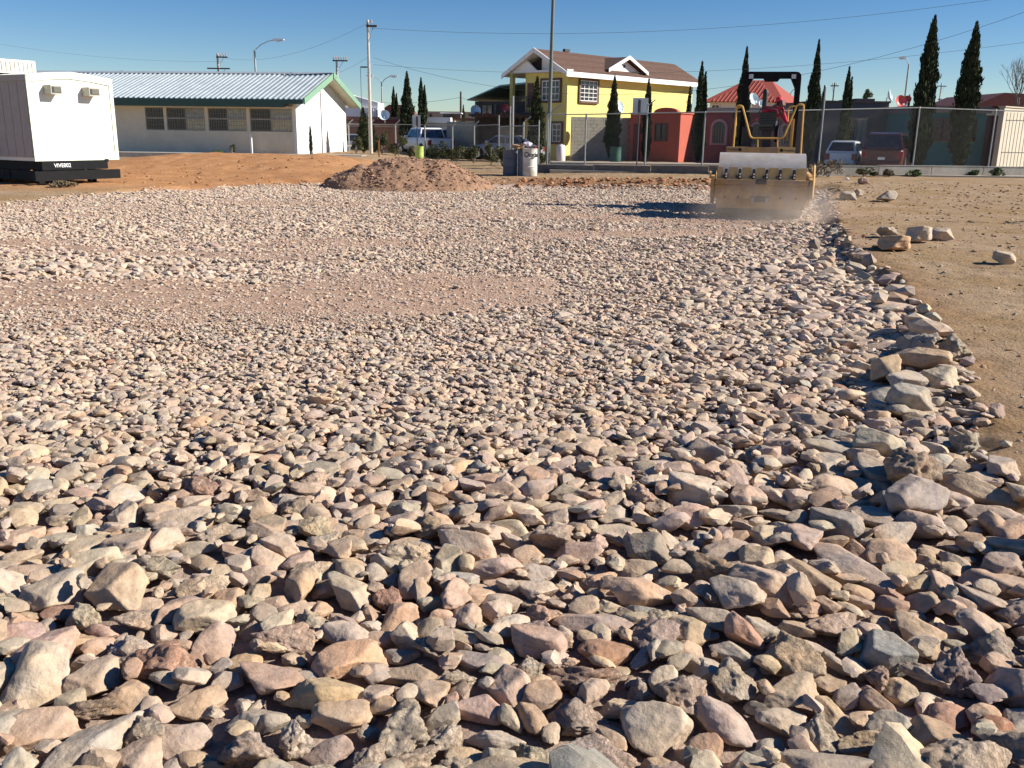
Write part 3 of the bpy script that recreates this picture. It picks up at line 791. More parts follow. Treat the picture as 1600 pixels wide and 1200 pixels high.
# loose boulders on the soil
BOULD = [
 (1347,286,20,13,'K',1,'small pinkish boulder on the soil, farthest of the loose ones near the low wall'),
 (1326,308,24,14,'G',0,'dull grey boulder touching a white one near the roller'),
 (1342,304,20,15,'W',1,'small white boulder touching the dull grey one near the roller'),
 (1387,309,30,20,'W',0,'angular white boulder standing alone between the wall and the boulder group'),
 (1386,365,34,20,'H',1,'rough boulder just behind the wide oval one on the soil'),
 (1400,383,53,28,'O',0,'wide oval sandy boulder at the front of the group on the soil'),
 (1437,370,40,30,'P',0,'cream boulder leaning over in the middle of the group on the soil'),
 (1454,366,24,20,'M',1,'small mauve boulder wedged between two pale ones'),
 (1473,369,30,21,'P',0,'pale boulder at the right end of the group on the soil'),
 (1570,404,37,27,'P',0,'lone pale boulder with a sharp shadow near the right edge')]
for k, (px, py, wp, hp, tk, ro, lab) in enumerate(BOULD):
    p = G(px, py + hp * .32, 0); z0 = gz(p.x, p.y); dep = depth_of(p)
    a = wp / 2 * dep / FPX * 1.06; c = hp / 2 * dep / FPX * 1.02; b = a * .85
    o = link('boulder', hi_meshes[variant(bool(ro))]); o.location = (p.x, p.y + b * .3, z0 + c * .80); o.scale = (a, b, c)
    o.rotation_euler = (random.gauss(0, .06), random.gauss(0, .06), random.uniform(-.3, .3)); o['tint'] = list(TINTS[tk])
    tag(o, lab, 'boulder', 'loose boulders on the bare soil')

# pebbles and clods on the soil
placed_save = placed; placed = []
def pebble(x, y, s, tint, sk=.3):
    z = gz(x, y); placed.append([x, y, z + s * sk, s * random.uniform(.9, 1.5), s * random.uniform(.7, 1), s * random.uniform(.5, .8), random.uniform(0, 3), variant(), tint, None, False])
n = 9500
xs = rng.uniform(2, 20, n); ys = 2.6 + 33 * rng.random(n) ** 1.8
s_ = poly_sd(xs, ys); ok = (s_ < -.05) & (xs < .62 * ys + 2)
xs, ys, s_ = xs[ok], ys[ok], s_[ok]
zz = ground_z(xs, ys)
for x, y, z, sdv in zip(xs, ys, zz, s_):
    s = random.choice([.004, .005, .006, .008, .01, .016]) * (1 + .06 * y)
    if sdv > -.5 and random.random() < .3: s *= 1.9
    t = random.choice([(.33, .22, .12), (.26, .17, .09), (.42, .31, .2), (.22, .12, .07), (.5, .4, .3)])
    placed.append([x, y, z + s * .25, s * random.uniform(.9, 1.5), s, s * .6, random.uniform(0, 3), variant(), jit(t), None, False])
tag(join_stones(range(len(placed)), ll_shapes, M['rock_far'], 'gravel', None, False), kind='stuff')
placed = []
# clods on the far bank and the orange berm
n = 2600
xs = np.concatenate([rng.uniform(-1, 9, 1300), rng.uniform(-16, -5, 420)]); ys = np.concatenate([rng.uniform(31.5, 36, 1300), rng.uniform(29, 42, 420)])
s_ = poly_sd(xs, ys); ok = (s_ < .3) & (s_ > -6); xs, ys = xs[ok], ys[ok]; zz = ground_z(xs, ys)
for x, y, z in zip(xs, ys, zz):
    s = random.choice([.02, .03, .04, .07]) * (1.3 if x > 0 else .8)
    t = random.choice([(.3, .14, .065), (.2, .1, .05), (.4, .22, .12), (.36, .17, .08)])
    placed.append([x, y, z + s * .1, s * 1.3, s, s * .8, random.uniform(0, 3), variant(), jit(t), None, False])
tag(join_stones(range(len(placed)), ll_shapes, M['rock_far'], 'soil_clods', None, False), kind='stuff')
placed = []
# ------------------------------------------------------------------ gravel pile
pc = Vector((-3.75, 33.2, 0))
M['pile'] = mat('pile_gravel', (.29, .17, .10), .97, .22, 6, .9, 16, stain=(.2, .105, .07), stain_amt=.6)
nx = 190; u = np.linspace(-1, 1, nx); U, V_ = np.meshgrid(u, u[::1])
PX, PY = U * 3.35, V_ * 2.4
r = np.hypot(PX / 3.25, PY / 2.3)
def cone(cx, cy, rx, ry, h): return h * np.clip(1 - np.hypot((PX - cx) / rx, (PY - cy) / ry), -.2, 1)
hgt = np.maximum.reduce([cone(-.2, .1, 2.7, 2.2, 1.32), cone(.9, .2, 2.5, 2.1, 1.22), cone(-1.6, -.2, 1.7, 1.7, .82), cone(1.9, .1, 1.6, 1.5, .5), cone(.2, -.6, 1.9, 1.5, .85), cone(-2.3, -.5, 1.1, 1.1, .4)])
hgt = np.minimum(hgt, .98 + .1 * (fbm(PX, PY, .8, 51) - .47))
hgt = hgt + .20 * (fbm(PX, PY, .9, 52) - .47) * sstep(0, .3, hgt) + .09 * (fbm(PX, PY, .25, 53) - .47)
hgt = np.where(r < 1, hgt, -.3); hgt = np.maximum(hgt, -.3) - .2 * sstep(.85, 1, r)
gzp = ground_z(PX + pc.x, PY + pc.y)
pile = link('gravel_pile', grid_mesh('gravel_pile', PX, PY, hgt + gzp * 1.0, {}, M['pile']))
pile.location = pc; tag(pile, 'reddish brown pile of fine gravel at the far end of the rubble bed', 'gravel pile')
for k in range(3600):
    i = random.randrange(2, nx - 2); j = random.randrange(2, nx - 2)
    if hgt[j, i] < .01: continue
    s = random.choice([.01, .014, .014, .02, .02, .03, .05])
    t = random.choice([(.3, .17, .105), (.25, .14, .085), (.3, .18, .12), (.42, .28, .19), (.2, .11, .07)])
    placed.append([PX[j, i], PY[j, i], hgt[j, i] + gzp[j, i] + s * .2, s * 1.3, s, s * .7, random.uniform(0, 3), variant(), jit(t), None, False])
tag(join_stones(range(len(placed)), ll_shapes, M['rock_far'], 'gravel', pile, False), kind='stuff')
placed = []


# ================================================================== BUILDINGS
def window(T, x0, z0, x1, z1, y=0.0, frame='window_frame', pane='glass_dark', nx=2, nz=1, bars=None, fw_=.06, surround=None, axis_='y', name='window'):
    """window proud of the plane y; frame part > panes, bars"""
    x0, x1 = min(x0, x1), max(x0, x1); z0, z1 = min(z0, z1), max(z0, z1)
    def P(x, yy, z): return (x, yy, z) if axis_ == 'y' else (yy, x, z)
    s = -1 if axis_ == 'y' or T.get('xs', 0) == 0 else 1
    def bx(m, xa, ya, za, xb, yb, zb): m.b2(P(xa, y + s * ya if axis_ == 'y' else y + s * ya, za), P(xb, y + s * yb, zb))
    m = MB()
    f = fw_
    bx(m, x0, .0, z0, x0 + f, .07, z1); bx(m, x1 - f, .0, z0, x1, .07, z1)
    bx(m, x0 + f, .0, z1 - f, x1 - f, .07, z1); bx(m, x0 + f, .0, z0, x1 - f, .07, z0 + f)
    for i in range(1, nx):
        xx = x0 + (x1 - x0) * i / nx; bx(m, xx - f * .35, .003, z0 + f, xx + f * .35, .06, z1 - f)
    for i in range(1, nz):
        zz = z0 + (z1 - z0) * i / nz; bx(m, x0 + f, .006, zz - f * .35, x1 - f, .058, zz + f * .35)
    w_ = m.build(name, M[frame], T)
    mp = MB(); bx(mp, x0 + f * .5, -.05, z0 + f * .5, x1 - f * .5, .02, z1 - f * .5); mp.build('pane', M[pane], w_)
    if surround:
        ms = MB(); g = .13
        bx(ms, x0 - g, .0, z0 - g, x0, .10, z1 + g); bx(ms, x1, .0, z0 - g, x1 + g, .10, z1 + g)
        bx(ms, x0, .0, z1, x1, .10, z1 + g); bx(ms, x0, .0, z0 - g, x1, .14, z0)
        ms.build('surround', M[surround], w_)
    if bars:
        mb = MB(); nb, nh, bm_ = bars
        for i in range(nb):
            xx = x0 + (x1 - x0) * (i + .5) / nb; mb.cyl(P(xx, y + s * .12, z0 - .03), P(xx, y + s * .12, z1 + .03), .011, n=5)
        for i in range(nh):
            zz = z0 + (z1 - z0) * (i + .5) / nh; mb.cyl(P(x0 - .03, y + s * .105, zz), P(x1 + .03, y + s * .105, zz), .011, n=5)
        mb.build('bars', M[bm_], w_)
    return w_

# ---- office trailer
c = W(56, 252, 28); T = thing('office_trailer', 'pale mobile office trailer standing on a black steel chassis at far left', 'trailer', (c.x, c.y, gz(c.x, c.y)), R(60.7))
zb = c.z - T.location.z; hT = 2.42; wT = 2.85; L_ = 9.6
prof = [(0, zb), (wT, zb), (wT, zb + hT), (wT * .72, zb + hT + .1), (wT * .5, zb + hT + .14), (wT * .28, zb + hT + .1), (0, zb + hT)]
MB().prism(prof, 0, L_, 'y').build('body', M['trailer_white'], T)
m = MB()
for i in range(24):
    y0 = .06 + i * (L_ - .1) / 24
    o = MB().b2((-.022, y0, zb + .1), (0, y0 + (L_ - .1) / 24 - .022, zb + hT - .16)).build('siding_panel', M['trailer_side'], T)
m = MB(); e = .03
m.b2((-e - .005, -e, zb), (.09, 0, zb + hT)).b2((wT - .09, -e, zb), (wT + e, 0, zb + hT)).b2((.09, -e, zb), (wT - .09, 0, zb + .1))
top = [(0.0, zb + hT), (wT * .28, zb + hT + .1), (wT * .5, zb + hT + .14), (wT * .72, zb + hT + .1), (wT, zb + hT)]
m.prism(top + [(u, v - .17) for u, v in top[::-1]], -e - .01, 0, 'y')
m.build('trim', M['trailer_trim'], T)
MB().b2((-.05, -.04, zb + hT - .15), (-.002, L_, zb + hT + .02)).build('gutter', M['ac_grey'], T)
MB().prism([(-.06, zb + hT + .005)] + [(u, v + .03) for u, v in top] + [(wT + .06, zb + hT + .005)] + [(u, v + .002) for u, v in top[::-1]], -.06, L_, 'y').build('roof', M['trailer_white'], T)
for (pa, pb) in (((77, 132), (97, 148)), ((137, 136), (156, 151))):
    x0, z1 = LP(T, *pa, y0=-.3); x1, z0 = LP(T, *pb, y0=-.3)
    a = MB().b2((x0, -.34, z0), (x1, -.012, z1), bev=.02).build('air_conditioner', M['ac_grey'], T)
    MB().b2((x0 + (x1 - x0) * .1, -.355, z0 + .05), (x1 - .05, -.341, z1 - .05)).build('grille', M['dark_grille'], a)
    g = MB()
    for k in range(6): zz = z0 + .07 + k * (z1 - z0 - .14) / 5; g.b2((x0 + .1, -.362, zz), (x1 - .06, -.356, zz + .006))
    g.build('fin', M['ac_grey'], a)
rx = MB().b2((.25, 1.6, zb + hT + .12), (1.45, 3.3, zb + hT + .52), bev=.03).build('rooftop_unit', M['white_trim'], T)
MB().b2((.35, 3.33, zb + hT + .12), (1.2, 4.9, zb + hT + .42), bev=.03).build('rooftop_unit', M['white_trim'], T)
lv = MB()
for k in range(8): lv.b2((.32 + k * .14, 1.575, zb + hT + .17), (.38 + k * .14, 1.598, zb + hT + .46))
lv.build('louvre', M['ac_grey'], rx)
ch = MB()
ch.b2((.15, -.05, zb - .27), (2.42, .06, zb - .005)).b2((.15, .06, zb - .27), (.3, L_ - .3, zb - .005)).b2((2.27, .06, zb - .27), (2.42, L_ - .3, zb - .005))
for k in range(6): ch.b2((.3, 1.0 + k * 1.4, zb - .2), (2.27, 1.1 + k * 1.4, zb - .02))
ch.b2((2.34, -.06, zb - .06), (2.46, .02, zb + .03))
ch.build('chassis', M['black_steel'], T)
MB().b2((-.3, -.35, zb - .56), (2.62, -.2, zb - .285)).b2((.95, -.2, zb - .50), (1.05, .5, zb - .3)).b2((2.38, -.2, zb - .50), (2.48, .5, zb - .3)).build('drawbar', M['black_steel'], T)
for k in range(7):
    MB().b2((.04, .06 + k * 1.34, .12), (.07, 1.36 + k * 1.34, zb - .28)).build('shade_panel', M['black_steel'], T)  # black panels added to stand for the shade under the trailer
MB().b2((.5, .9, .1), (2.3, .95, zb - .28)).build('shade_cross_panel', M['black_steel'], T)  # added black sheet, stands for the dark shade below the lit end
for sx in (.42, 2.28):
    for k in range(2):
        wv = MB().cyl((sx - .13, 4.3 + k * .95, .38), (sx + .13, 4.3 + k * .95, .38), .38, n=20).build('wheel', M['rubber'], T, True)
        MB().cyl((sx - .14, 4.3 + k * .95, .38), (sx + .14, 4.3 + k * .95, .38), .2, n=14).build('rim', M['ac_grey'], wv, True)
for xx, yy in ((.4, .5), (2.2, .5), (.25, 2.4), (.25, 7.5), (2.3, 8.5)):
    MB().b2((xx - .1, yy - .1, -.05), (xx + .1, yy + .1, zb - .275)).build('support_jack', M['black_steel'], T)
def text_mesh(body, size, m, parent, name='lettering', depth=.004, bend=None):
    cu = bpy.data.curves.new('t', 'FONT'); cu.body = body; cu.size = size; cu.extrude = depth; cu.offset = size * .008; cu.align_x = 'CENTER'; cu.align_y = 'CENTER'
    o = bpy.data.objects.new('t', cu); dg = bpy.context.evaluated_depsgraph_get()
    COL.objects.link(o); dg.update(); me = bpy.data.meshes.new_from_object(o.evaluated_get(dg)); bpy.data.objects.remove(o)
    me.transform(Matrix.Rotation(R(90), 4, 'X'))
    if bend:
        for v in me.vertices:
            a = v.co.x / bend[0]; rr = bend[0] - v.co.y
            v.co = (rr * math.sin(a + bend[1]), -rr * math.cos(a + bend[1]), v.co.z)
    me.materials.clear(); me.materials.append(M[m]); t = link(name, me, parent); return t
t = text_mesh('VIVE002', .165, 'letter_white', T); x, z = LP(T, 98, 260, -.06); t.location = (x, -.06, zb - .14)

# ---- school
A0 = W(461, 238, 54); T = thing('school_building', 'long cream one-storey classroom building with ribbed metal roof and green fascia', 'building', (A0.x, A0.y, A0.z), R(-8))
dep_ = 8.9; hh_ = 2.95; Ls = 27.0
xw = [(LP(T, a, 190)[0], LP(T, b, 190)[0]) for a, b in ((391, 456), (326, 385), (261, 320), (228, 256))]
z_top = LP(T, 300, 168)[1]; z_bot = LP(T, 300, 204)[1]
m = MB(); t_ = .2
m.b2((-Ls, 0, -.4), (0, t_, z_bot)); m.b2((-Ls, 0, z_top), (0, t_, hh_))
edges = [0.0]
for a, b in xw: edges += [b, a]
edges.append(-Ls)
for i in range(0, len(edges), 2): m.b2((edges[i + 1], 0.0, z_bot), (edges[i], t_, z_top))
m.build('front_wall', M['school_wall'], T)
MB().b2((-1.1, -.35, -.4), (-.0, -.003, hh_ - .35)).b2((-.35, -.6, hh_ - .35), (0, -.003, hh_ + .1)).build('pilaster', M['school_wall'], T) if False else None
g = MB().prism([(0.003, -.4), (dep_, -.4), (dep_, hh_), (dep_ / 2, hh_ + 1.42), (0.003, hh_)], .0, .16, 'x'); g.build('gable_wall', M['white_wall'], T)
MB().b2((-Ls, dep_ - .2, -.4), (-.003, dep_, hh_)).build('rear_wall', M['school_wall'], T)
MB().b2((-Ls, t_ + .003, -.3), (-.003, dep_ - .203, -.02)).build('interior_floor', M['room_dark'], T)
MB().b2((-Ls, 4.5, 0), (-.2, 4.6, hh_)).build('inner_partition', M['room_dark'], T)
for k, (a, b) in enumerate(xw):
    n = 4 if b - a > 1.8 else 2
    f = MB()
    for i in range(n // 2 + 1):
        xx = a + (b - a) * i / (n // 2); f.b2((xx - .03, .06, z_bot), (xx + .03, .12, z_top))
    f.b2((a, .055, (z_bot + z_top) / 2 + .0), (b, .125, (z_bot + z_top) / 2 + .07)); f.b2((a, .055, z_top - .05), (b, .125, z_top)); f.b2((a, .055, z_bot), (b, .125, z_bot + .05))
    wn = f.build('window', M['window_frame'], T)
    half = n // 2; mid = (z_bot + z_top) / 2
    kinds = {0: ['d', 'c', 'd', 'l'], 1: ['d', 'c', 'd', 'l'], 2: ['d', 'c', 'd', 'l'], 3: ['d', 'd', 'd', 'd']}[k]
    for i in range(half):
        for j in range(2):
            xa = a + (b - a) * i / half; xb = a + (b - a) * (i + 1) / half
            za, zc = (mid + .07, z_top - .05) if j == 0 else (z_bot + .05, mid)
            kk = kinds[(0 if j == 0 else 2) + i] if half == 2 else 'd'
            MB().b2((xa + .035, .085, za + .003), (xb - .035, .095, zc - .003)).build('pane', M[{'d': 'glass_dark', 'c': 'curtain_pale', 'l': 'blind_cream'}[kk]], wn)
    bb = MB(); nbv = int((b - a) / .145)
    for i in range(nbv + 1):
        xx = a + (b - a) * i / nbv; bb.cyl((xx, .0, z_bot), (xx, .0, z_top), .008, n=5)
    for i in range(6):
        zz = z_bot + (z_top - z_bot) * (i + .5) / 6; bb.cyl((a, -.014, zz), (b, -.014, zz), .007, n=5)
    bb.build('grille', M['iron'], wn)
# roof: panels with ribs
ov, ovg, rise = .75, .75, 1.42
sl = rise / (dep_ / 2); rz0 = hh_ + .12
def roofpt(y): return rz0 + (min(y, dep_ - y)) * sl
pw = .92; k = 0; x = .16 + ovg
while x > -Ls - 1:
    for side in (0, 1):
        m = MB(); xa = x - pw + .012; xb = x
        yA, yB = (-ov, dep_ / 2 - .03) if side == 0 else (dep_ + ov, dep_ / 2 + .03)
        zA, zB = roofpt(yA), roofpt(yB)
        def strip(x0, x1, lo, hi):
            v = [(x0, yA, zA + lo), (x1, yA, zA + lo), (x1, yB, zB + lo), (x0, yB, zB + lo), (x0, yA, zA + hi), (x1, yA, zA + hi), (x1, yB, zB + hi), (x0, yB, zB + hi)]
            vs = [m.bm.verts.new(q) for q in v]
            for fc in ((0, 1, 2, 3), (4, 5, 6, 7), (0, 1, 5, 4), (1, 2, 6, 5), (2, 3, 7, 6), (3, 0, 4, 7)): m.bm.faces.new([vs[i] for i in fc])
        strip(xa, xb, 0, .03)
        for r_ in range(3): strip(xa + .08 + r_ * .3, xa + .17 + r_ * .3, .0305, .085)
        m.build('roof_panel', M['roof_metal'], T)
    x -= pw
MB().prism([(dep_ / 2 - .3, roofpt(dep_ / 2 - .3) + .09), (dep_ / 2, roofpt(dep_ / 2) + .12), (dep_ / 2 + .3, roofpt(dep_ / 2 + .3) + .09), (dep_ / 2, roofpt(dep_ / 2) + .09)], -Ls, ovg + .16, 'x').build('ridge_cap', M['roof_metal'], T)
MB().b2((-Ls - 1, -ov - .08, roofpt(-ov) - .4), (ovg - .9, -ov - .01, roofpt(-ov) + .02)).build('fascia', M['dark_green_trim'], T)
MB().b2((ovg - .895, -ov - .075, roofpt(-ov) - .22), (ovg + .16, -ov - .012, roofpt(-ov) + .02)).build('fascia', M['dark_green_trim'], T)
for s in (0, 1):
    yA, yB = (-ov, dep_ / 2) if s == 0 else (dep_ + ov, dep_ / 2)
    MB().prism([(yA, roofpt(yA) - .25), (yA, roofpt(yA) + .1), (yB, roofpt(dep_ / 2) + .1), (yB, roofpt(dep_ / 2) - .25)], ovg + .163, ovg + .24, 'x').build('barge_board', M['green_trim'], T)
    MB().prism([(yA, roofpt(yA) - .16), (yA, roofpt(yA) - .04), (yB, roofpt(dep_ / 2) - .04), (yB, roofpt(dep_ / 2) - .16)], .165, ovg + .16, 'x').build('soffit', M['soffit'], T)
MB().b2((-Ls, -ov + .003, roofpt(-ov) - .38), (-.003, -.003, roofpt(-ov) - .33)).build('soffit', M['soffit'], T)
tag(MB().b2((A0.x - 26, A0.y - 2.6, A0.z - .6), (A0.x + 4.2, A0.y - .9, A0.z - .06), ).build('path', M['concrete']), kind='structure')
tag(MB().b2((A0.x - 25, A0.y - .897, A0.z - .6), (A0.x + 1.2, A0.y + 14, A0.z - .3)).build('path', M['concrete']), kind='structure')
pp = LP(T, 393, 232, -.45); MB().b2((pp[0] - .05, -.5, -.3), (pp[0] + .05, -.4, .95)).build('post', M['white_trim'], T)

# ---- generic far house made of a box
def house(name, label, cat, a, b, depth, zt, wall, za=-.2, roof='concrete', cop=.12, grp=None):
    """a,b: world xy of the near front corners (left, right)"""
    a, b = Vector((a[0], a[1], 0)), Vector((b[0], b[1], 0)); d = b - a
    T = thing(name, label, cat, (a.x, a.y, 0), math.atan2(d.y, d.x), grp); L = d.length
    MB().b2((0, 0, za), (L, depth, zt)).build('wall', M[wall], T)
    if cop: MB().b2((-.06, -.06, zt + .003), (L + .06, depth + .06, zt + cop)).build('roof', M[roof], T)
    T['len'] = L; return T, L
def xy(px, D): p = W(px, 210, D); return (p.x, p.y)
def zt(px, py, D): return W(px, py, D).z

# ---- yellow house
cA = Vector(xy(884.5, 60)); ul = Vector((.735, -.678)).normalized()     # normal of the long face
dr = Vector((.678, .735)); dl = Vector((-.735, .678))
Lh = 14.3; Wd = 3.5; Wt = 4.28; ez = 5.475; rzh = 6.65
T = thing('yellow_house', 'two-storey yellow house with brown shingle gable roof and white trim', 'house', (cA.x, cA.y, 0), math.atan2(dr.y, dr.x))
# local x along the long face (right, away), local y inward (to the left)
MB().b2((0, 0, -.2), (Lh, Wd, ez)).b2((3.2, Wd + .003, -.2), (Lh, Wt, ez)).build('wall', M['yellow_wall'], T)
MB().b2((-.68, 1.9, 2.75), (-.003, Wt, 2.95)).build('balcony_floor', M['dark_wall'], T)
MB().b2((-.68, Wt - .28, -.2), (-.44, Wt - .02, ez - .123)).build('column', M['olive_col'], T)
rl = MB(); rl.b2((-.66, 1.95, 3.85), (-.61, Wt - .3, 3.92)).b2((-.66, 1.95, 3.0), (-.61, Wt - .3, 3.05))
for i in range(15): rl.b2((-.65, 2.0 + i * .135, 3.05), (-.62, 2.03 + i * .135, 3.85))
rl.build('balcony_railing', M['iron_dark'], T)
oh = .55; mid = Wt / 2; rs = (rzh - ez) / mid
def rfz(y): return ez + min(y, Wt - y) * rs + .1
nrow = 11
for side in (0, 1):
    for k in range(nrow):
        f0, f1 = k / nrow, (k + 1) / nrow
        ya = -oh + (mid + oh) * f0; yb = -oh + (mid + oh) * f1 + .05
        if side: ya, yb = Wt - ya, Wt - yb
        za_, zb_ = rfz(ya) + .03, rfz(yb) + .0
        MB().prism([(ya, za_), (ya, za_ + .045), (yb, zb_ + .03), (yb, zb_)], -.75, Lh + .5, 'x').build('shingle_course', M['shingle_a' if (k * 7) % 3 else 'shingle_b'], T)
MB().prism([(-oh, rfz(-oh)), (mid, rfz(mid) - .02), (Wt + oh, rfz(Wt + oh)), (Wt + oh, rfz(Wt + oh) - .12), (mid, rfz(mid) - .18), (-oh, rfz(-oh) - .12)], -.72, Lh + .45, 'x').build('roof_deck', M['white_trim'], T)
MB().b2((-.78, -oh - .06, rfz(-oh) - .24), (Lh + .5, -oh - .005, rfz(-oh) + .06)).build('fascia', M['white_trim'], T)
for (ya, yb) in ((-oh - .06, mid), (Wt + oh + .06, mid)):
    MB().prism([(ya, rfz(ya) - .2), (ya, rfz(ya) + .06), (yb, rfz(mid) + .06), (yb, rfz(mid) - .22)], -.83, -.755, 'x').build('barge_board', M['white_trim'], T)
# gable ends: closed right half, open truss on the left
MB().prism([(0, ez), (mid + .0, ez), (mid, rfz(mid) - .2), (0, ez + .02)], .0, .12, 'x').build('gable_panel', M['white_trim'], T)
MB().prism([(mid + .003, ez + .003), (Wt, ez + .003), (Wt + oh, ez + .02), (mid + .8, ez + .62)], -.5, -.38, 'x').build('gable_panel', M['white_trim'], T)
MB().b2((-.6, -oh + .1, ez - .12), (-.003, Wt + oh - .1, ez - .003)).build('soffit', M['white_trim'], T)
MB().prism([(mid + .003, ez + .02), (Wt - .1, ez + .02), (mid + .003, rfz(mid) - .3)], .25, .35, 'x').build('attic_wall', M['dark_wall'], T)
MB().cyl((-.02, mid - .55, ez + .75), (.0, mid - .55, ez + .75), .14, n=12).build('vent', M['ac_grey'], T)
# windows
x0, z1 = LP(T, 906, 125); x1, z0 = LP(T, 932, 159)
window(T, x0, z0, x1, z1, 0, 'white_trim', 'glass_dark', 4, 5, None, .05, 'brown_frame')
def wx(pa, pb, **k):
    y0, z1 = LX(T, *pa); y1, z0 = LX(T, *pb); return window(T, y0, z0, y1, z1, 0, axis_='x', **k)
wx((848, 126), (875, 157), frame='white_trim', pane='glass_dark', nx=4, nz=3, surround='brown_frame')
wx((864, 193), (877, 222), frame='white_trim', pane='glass_dark', nx=2, nz=3, surround='brown_frame')
y0, z1 = LX(T, 825, 130); y1, z0 = LX(T, 834, 168)
MB().b2((-.06, min(y0, y1), z0), (-.003, max(y0, y1), z1)).build('door', M['brown_frame'], T)
# dormer
x0, _ = LP(T, 946, 112, -.0); x1, _ = LP(T, 1008, 114, .0); xm = (x0 + x1) / 2
yd = .15; zd = rfz(yd) + .0; yq = 1.6; hd = .92
dm = MB(); dm.prism([(x0 + .3, zd), (x1 - .3, zd), (xm, zd + hd - .16)], yd, yd + .1, 'y').build('dormer_face', M['white_trim'], T)
for xa in (x0, x1):
    MB().prism([(xa, zd - .12), (xa, zd + .1), (xm, zd + hd + .1), (xm, zd + hd - .12)], yd - .45, yd - .38, 'y').build('dormer_barge_board', M['white_trim'], T)
    MB().prism([(xa, zd - .05), (xa, zd + .03), (xm, zd + hd + .03), (xm, zd + hd - .05)], yd - .375, yq + 1.0, 'y').build('dormer_roof', M['shingle_b'], T)
MB().b2((xm - .1, yd - .02, zd + .25), (xm + .1, yd - .003, zd + .45)).build('vent', M['dark_grille'], T)
MB().b2((2.2, 2.1, rfz(2.1) + .05), (2.7, 2.3, rfz(2.1) + .22)).build('roof_vent', M['iron_dark'], T)

# ---- cinder block wall, block by block
a, b = Vector(xy(893, 58.5)), Vector(xy(986, 59.5)); d = b - a
T = thing('block_wall', 'unplastered grey concrete block wall between the yellow house and the coral house', 'wall', (a.x, a.y, 0), math.atan2(d.y, d.x))
Hb = zt(900, 182, 58.5); L = d.length
MB().b2((0, .03, -.2), (L, .15, Hb - .02)).build('mortar', M['mortar'], T)
bw, bh = .41, .205
me_b = MB().b2((0, 0, 0), (bw - .014, .03, bh - .014)).mesh('block', M['block']); me_h = MB().b2((0, 0, 0), (bw / 2 - .014, .03, bh - .014)).mesh('block_half', M['block'])
r_ = 0; z = 0.0
while z < Hb - bh * .5:
    x = 0.0
    if r_ % 2:
        o = link('block', me_h, T); o.location = (0, 0, z); x = bw / 2
    while x + bw <= L + .05:
        o = link('block', me_b, T); o.location = (x, random.uniform(-.006, .004), z); x += bw
    z += bh; r_ += 1
# ---- coral house
T, L = house('coral_house', 'low coral red house front with a rounded arch parapet behind the green drum', 'house', xy(984, 59), xy(1062, 57), 7, zt(1000, 178, 58.5), 'coral_shaded', roof='coral_shaded', cop=.08)
x0, z0 = LP(T, 1022, 178); x1, _ = LP(T, 1060, 176); ztp = zt(1040, 168, 57.5); xm = (x0 + x1) / 2; base = zt(1000, 178, 58.5) + .083
MB().prism([(xm + (x1 - x0) / 2 * math.cos(t), base + (ztp - base) * math.sin(t)) for t in np.linspace(0, math.pi, 15)], -.05, .3, 'y').build('arch_parapet', M['coral_shaded'], T)
x0, z1 = LP(T, 1024, 193); x1, z0 = LP(T, 1042, 221); window(T, x0, z0, x1, z1, 0, 'brown_frame', 'glass_dark', 2, 1, (7, 2, 'iron_dark'))
x0, z1 = LP(T, 991, 193); x1, z0 = LP(T, 999, 246); MB().b2((x0, -.05, 0), (x1, -.003, z1)).build('door', M['maroon'], T)
T2, L2 = house('coral_side_wall', 'sunlit coral wall joined to the right of the coral house', 'wall', xy(1062.5, 57.2), xy(1085, 59.5), .3, zt(1070, 188, 58), 'coral_sunlit', roof='coral_sunlit', cop=.05)
# ---- pink arched house with the red tiled roof house behind
T, L = house('arched_house', 'dull pink house front with arched windows behind the road roller', 'house', xy(1084, 58.5), xy(1262, 57), 6, zt(1120, 176, 58), 'pink_wall', roof='cream_wall', cop=.3)
for pa, pb in (((1111, 186), (1135, 224)), ((1172, 190), (1192, 226)), ((1220, 190), (1238, 226))):
    x0, z1 = LP(T, *pa); x1, z0 = LP(T, *pb); xm = (x0 + x1) / 2; r = (x1 - x0) / 2
    arc = [(xm + r * math.cos(t), z1 - r + r * math.sin(t)) for t in np.linspace(0, math.pi, 13)]
    arc2 = [(xm + (r - .14) * math.cos(t), z1 - r + (r - .14) * math.sin(t)) for t in np.linspace(0, math.pi, 13)]
    m = MB(); P1 = [(x1, z0)] + arc + [(x0, z0)]; P2 = [(x1 - .14, z0)] + arc2 + [(x0 + .14, z0)]
    for i in range(len(P1) - 1):
        m.prism([P1[i], P1[i + 1], P2[i + 1], P2[i]], -.08, 0, 'y')
    m.b2((x0, -.1, z0 - .1), (x1, 0, z0 - .003)); wv = m.build('window', M['pink_trim'], T)
    MB().prism([(x1 - .14, z0)] + arc2 + [(x0 + .14, z0)], -.02, .0, 'y').build('pane', M['glass_dark'], wv)
    mb = MB()
    for i in range(5): xx = x0 + .2 + (2 * r - .4) * i / 4; mb.cyl((xx, -.05, z0), (xx, -.05, z1 - .25), .012, n=5)
    mb.build('bars', M['iron'], wv)
T, L = house('tiled_roof_house', 'pale house with a bright red hipped tile roof rising behind the arched house', 'house', xy(1106, 68), xy(1212, 66), 9, zt(1130, 160, 68), 'white_wall', cop=0)
er = zt(1130, 160, 68); rt_ = zt(1140, 136, 70)
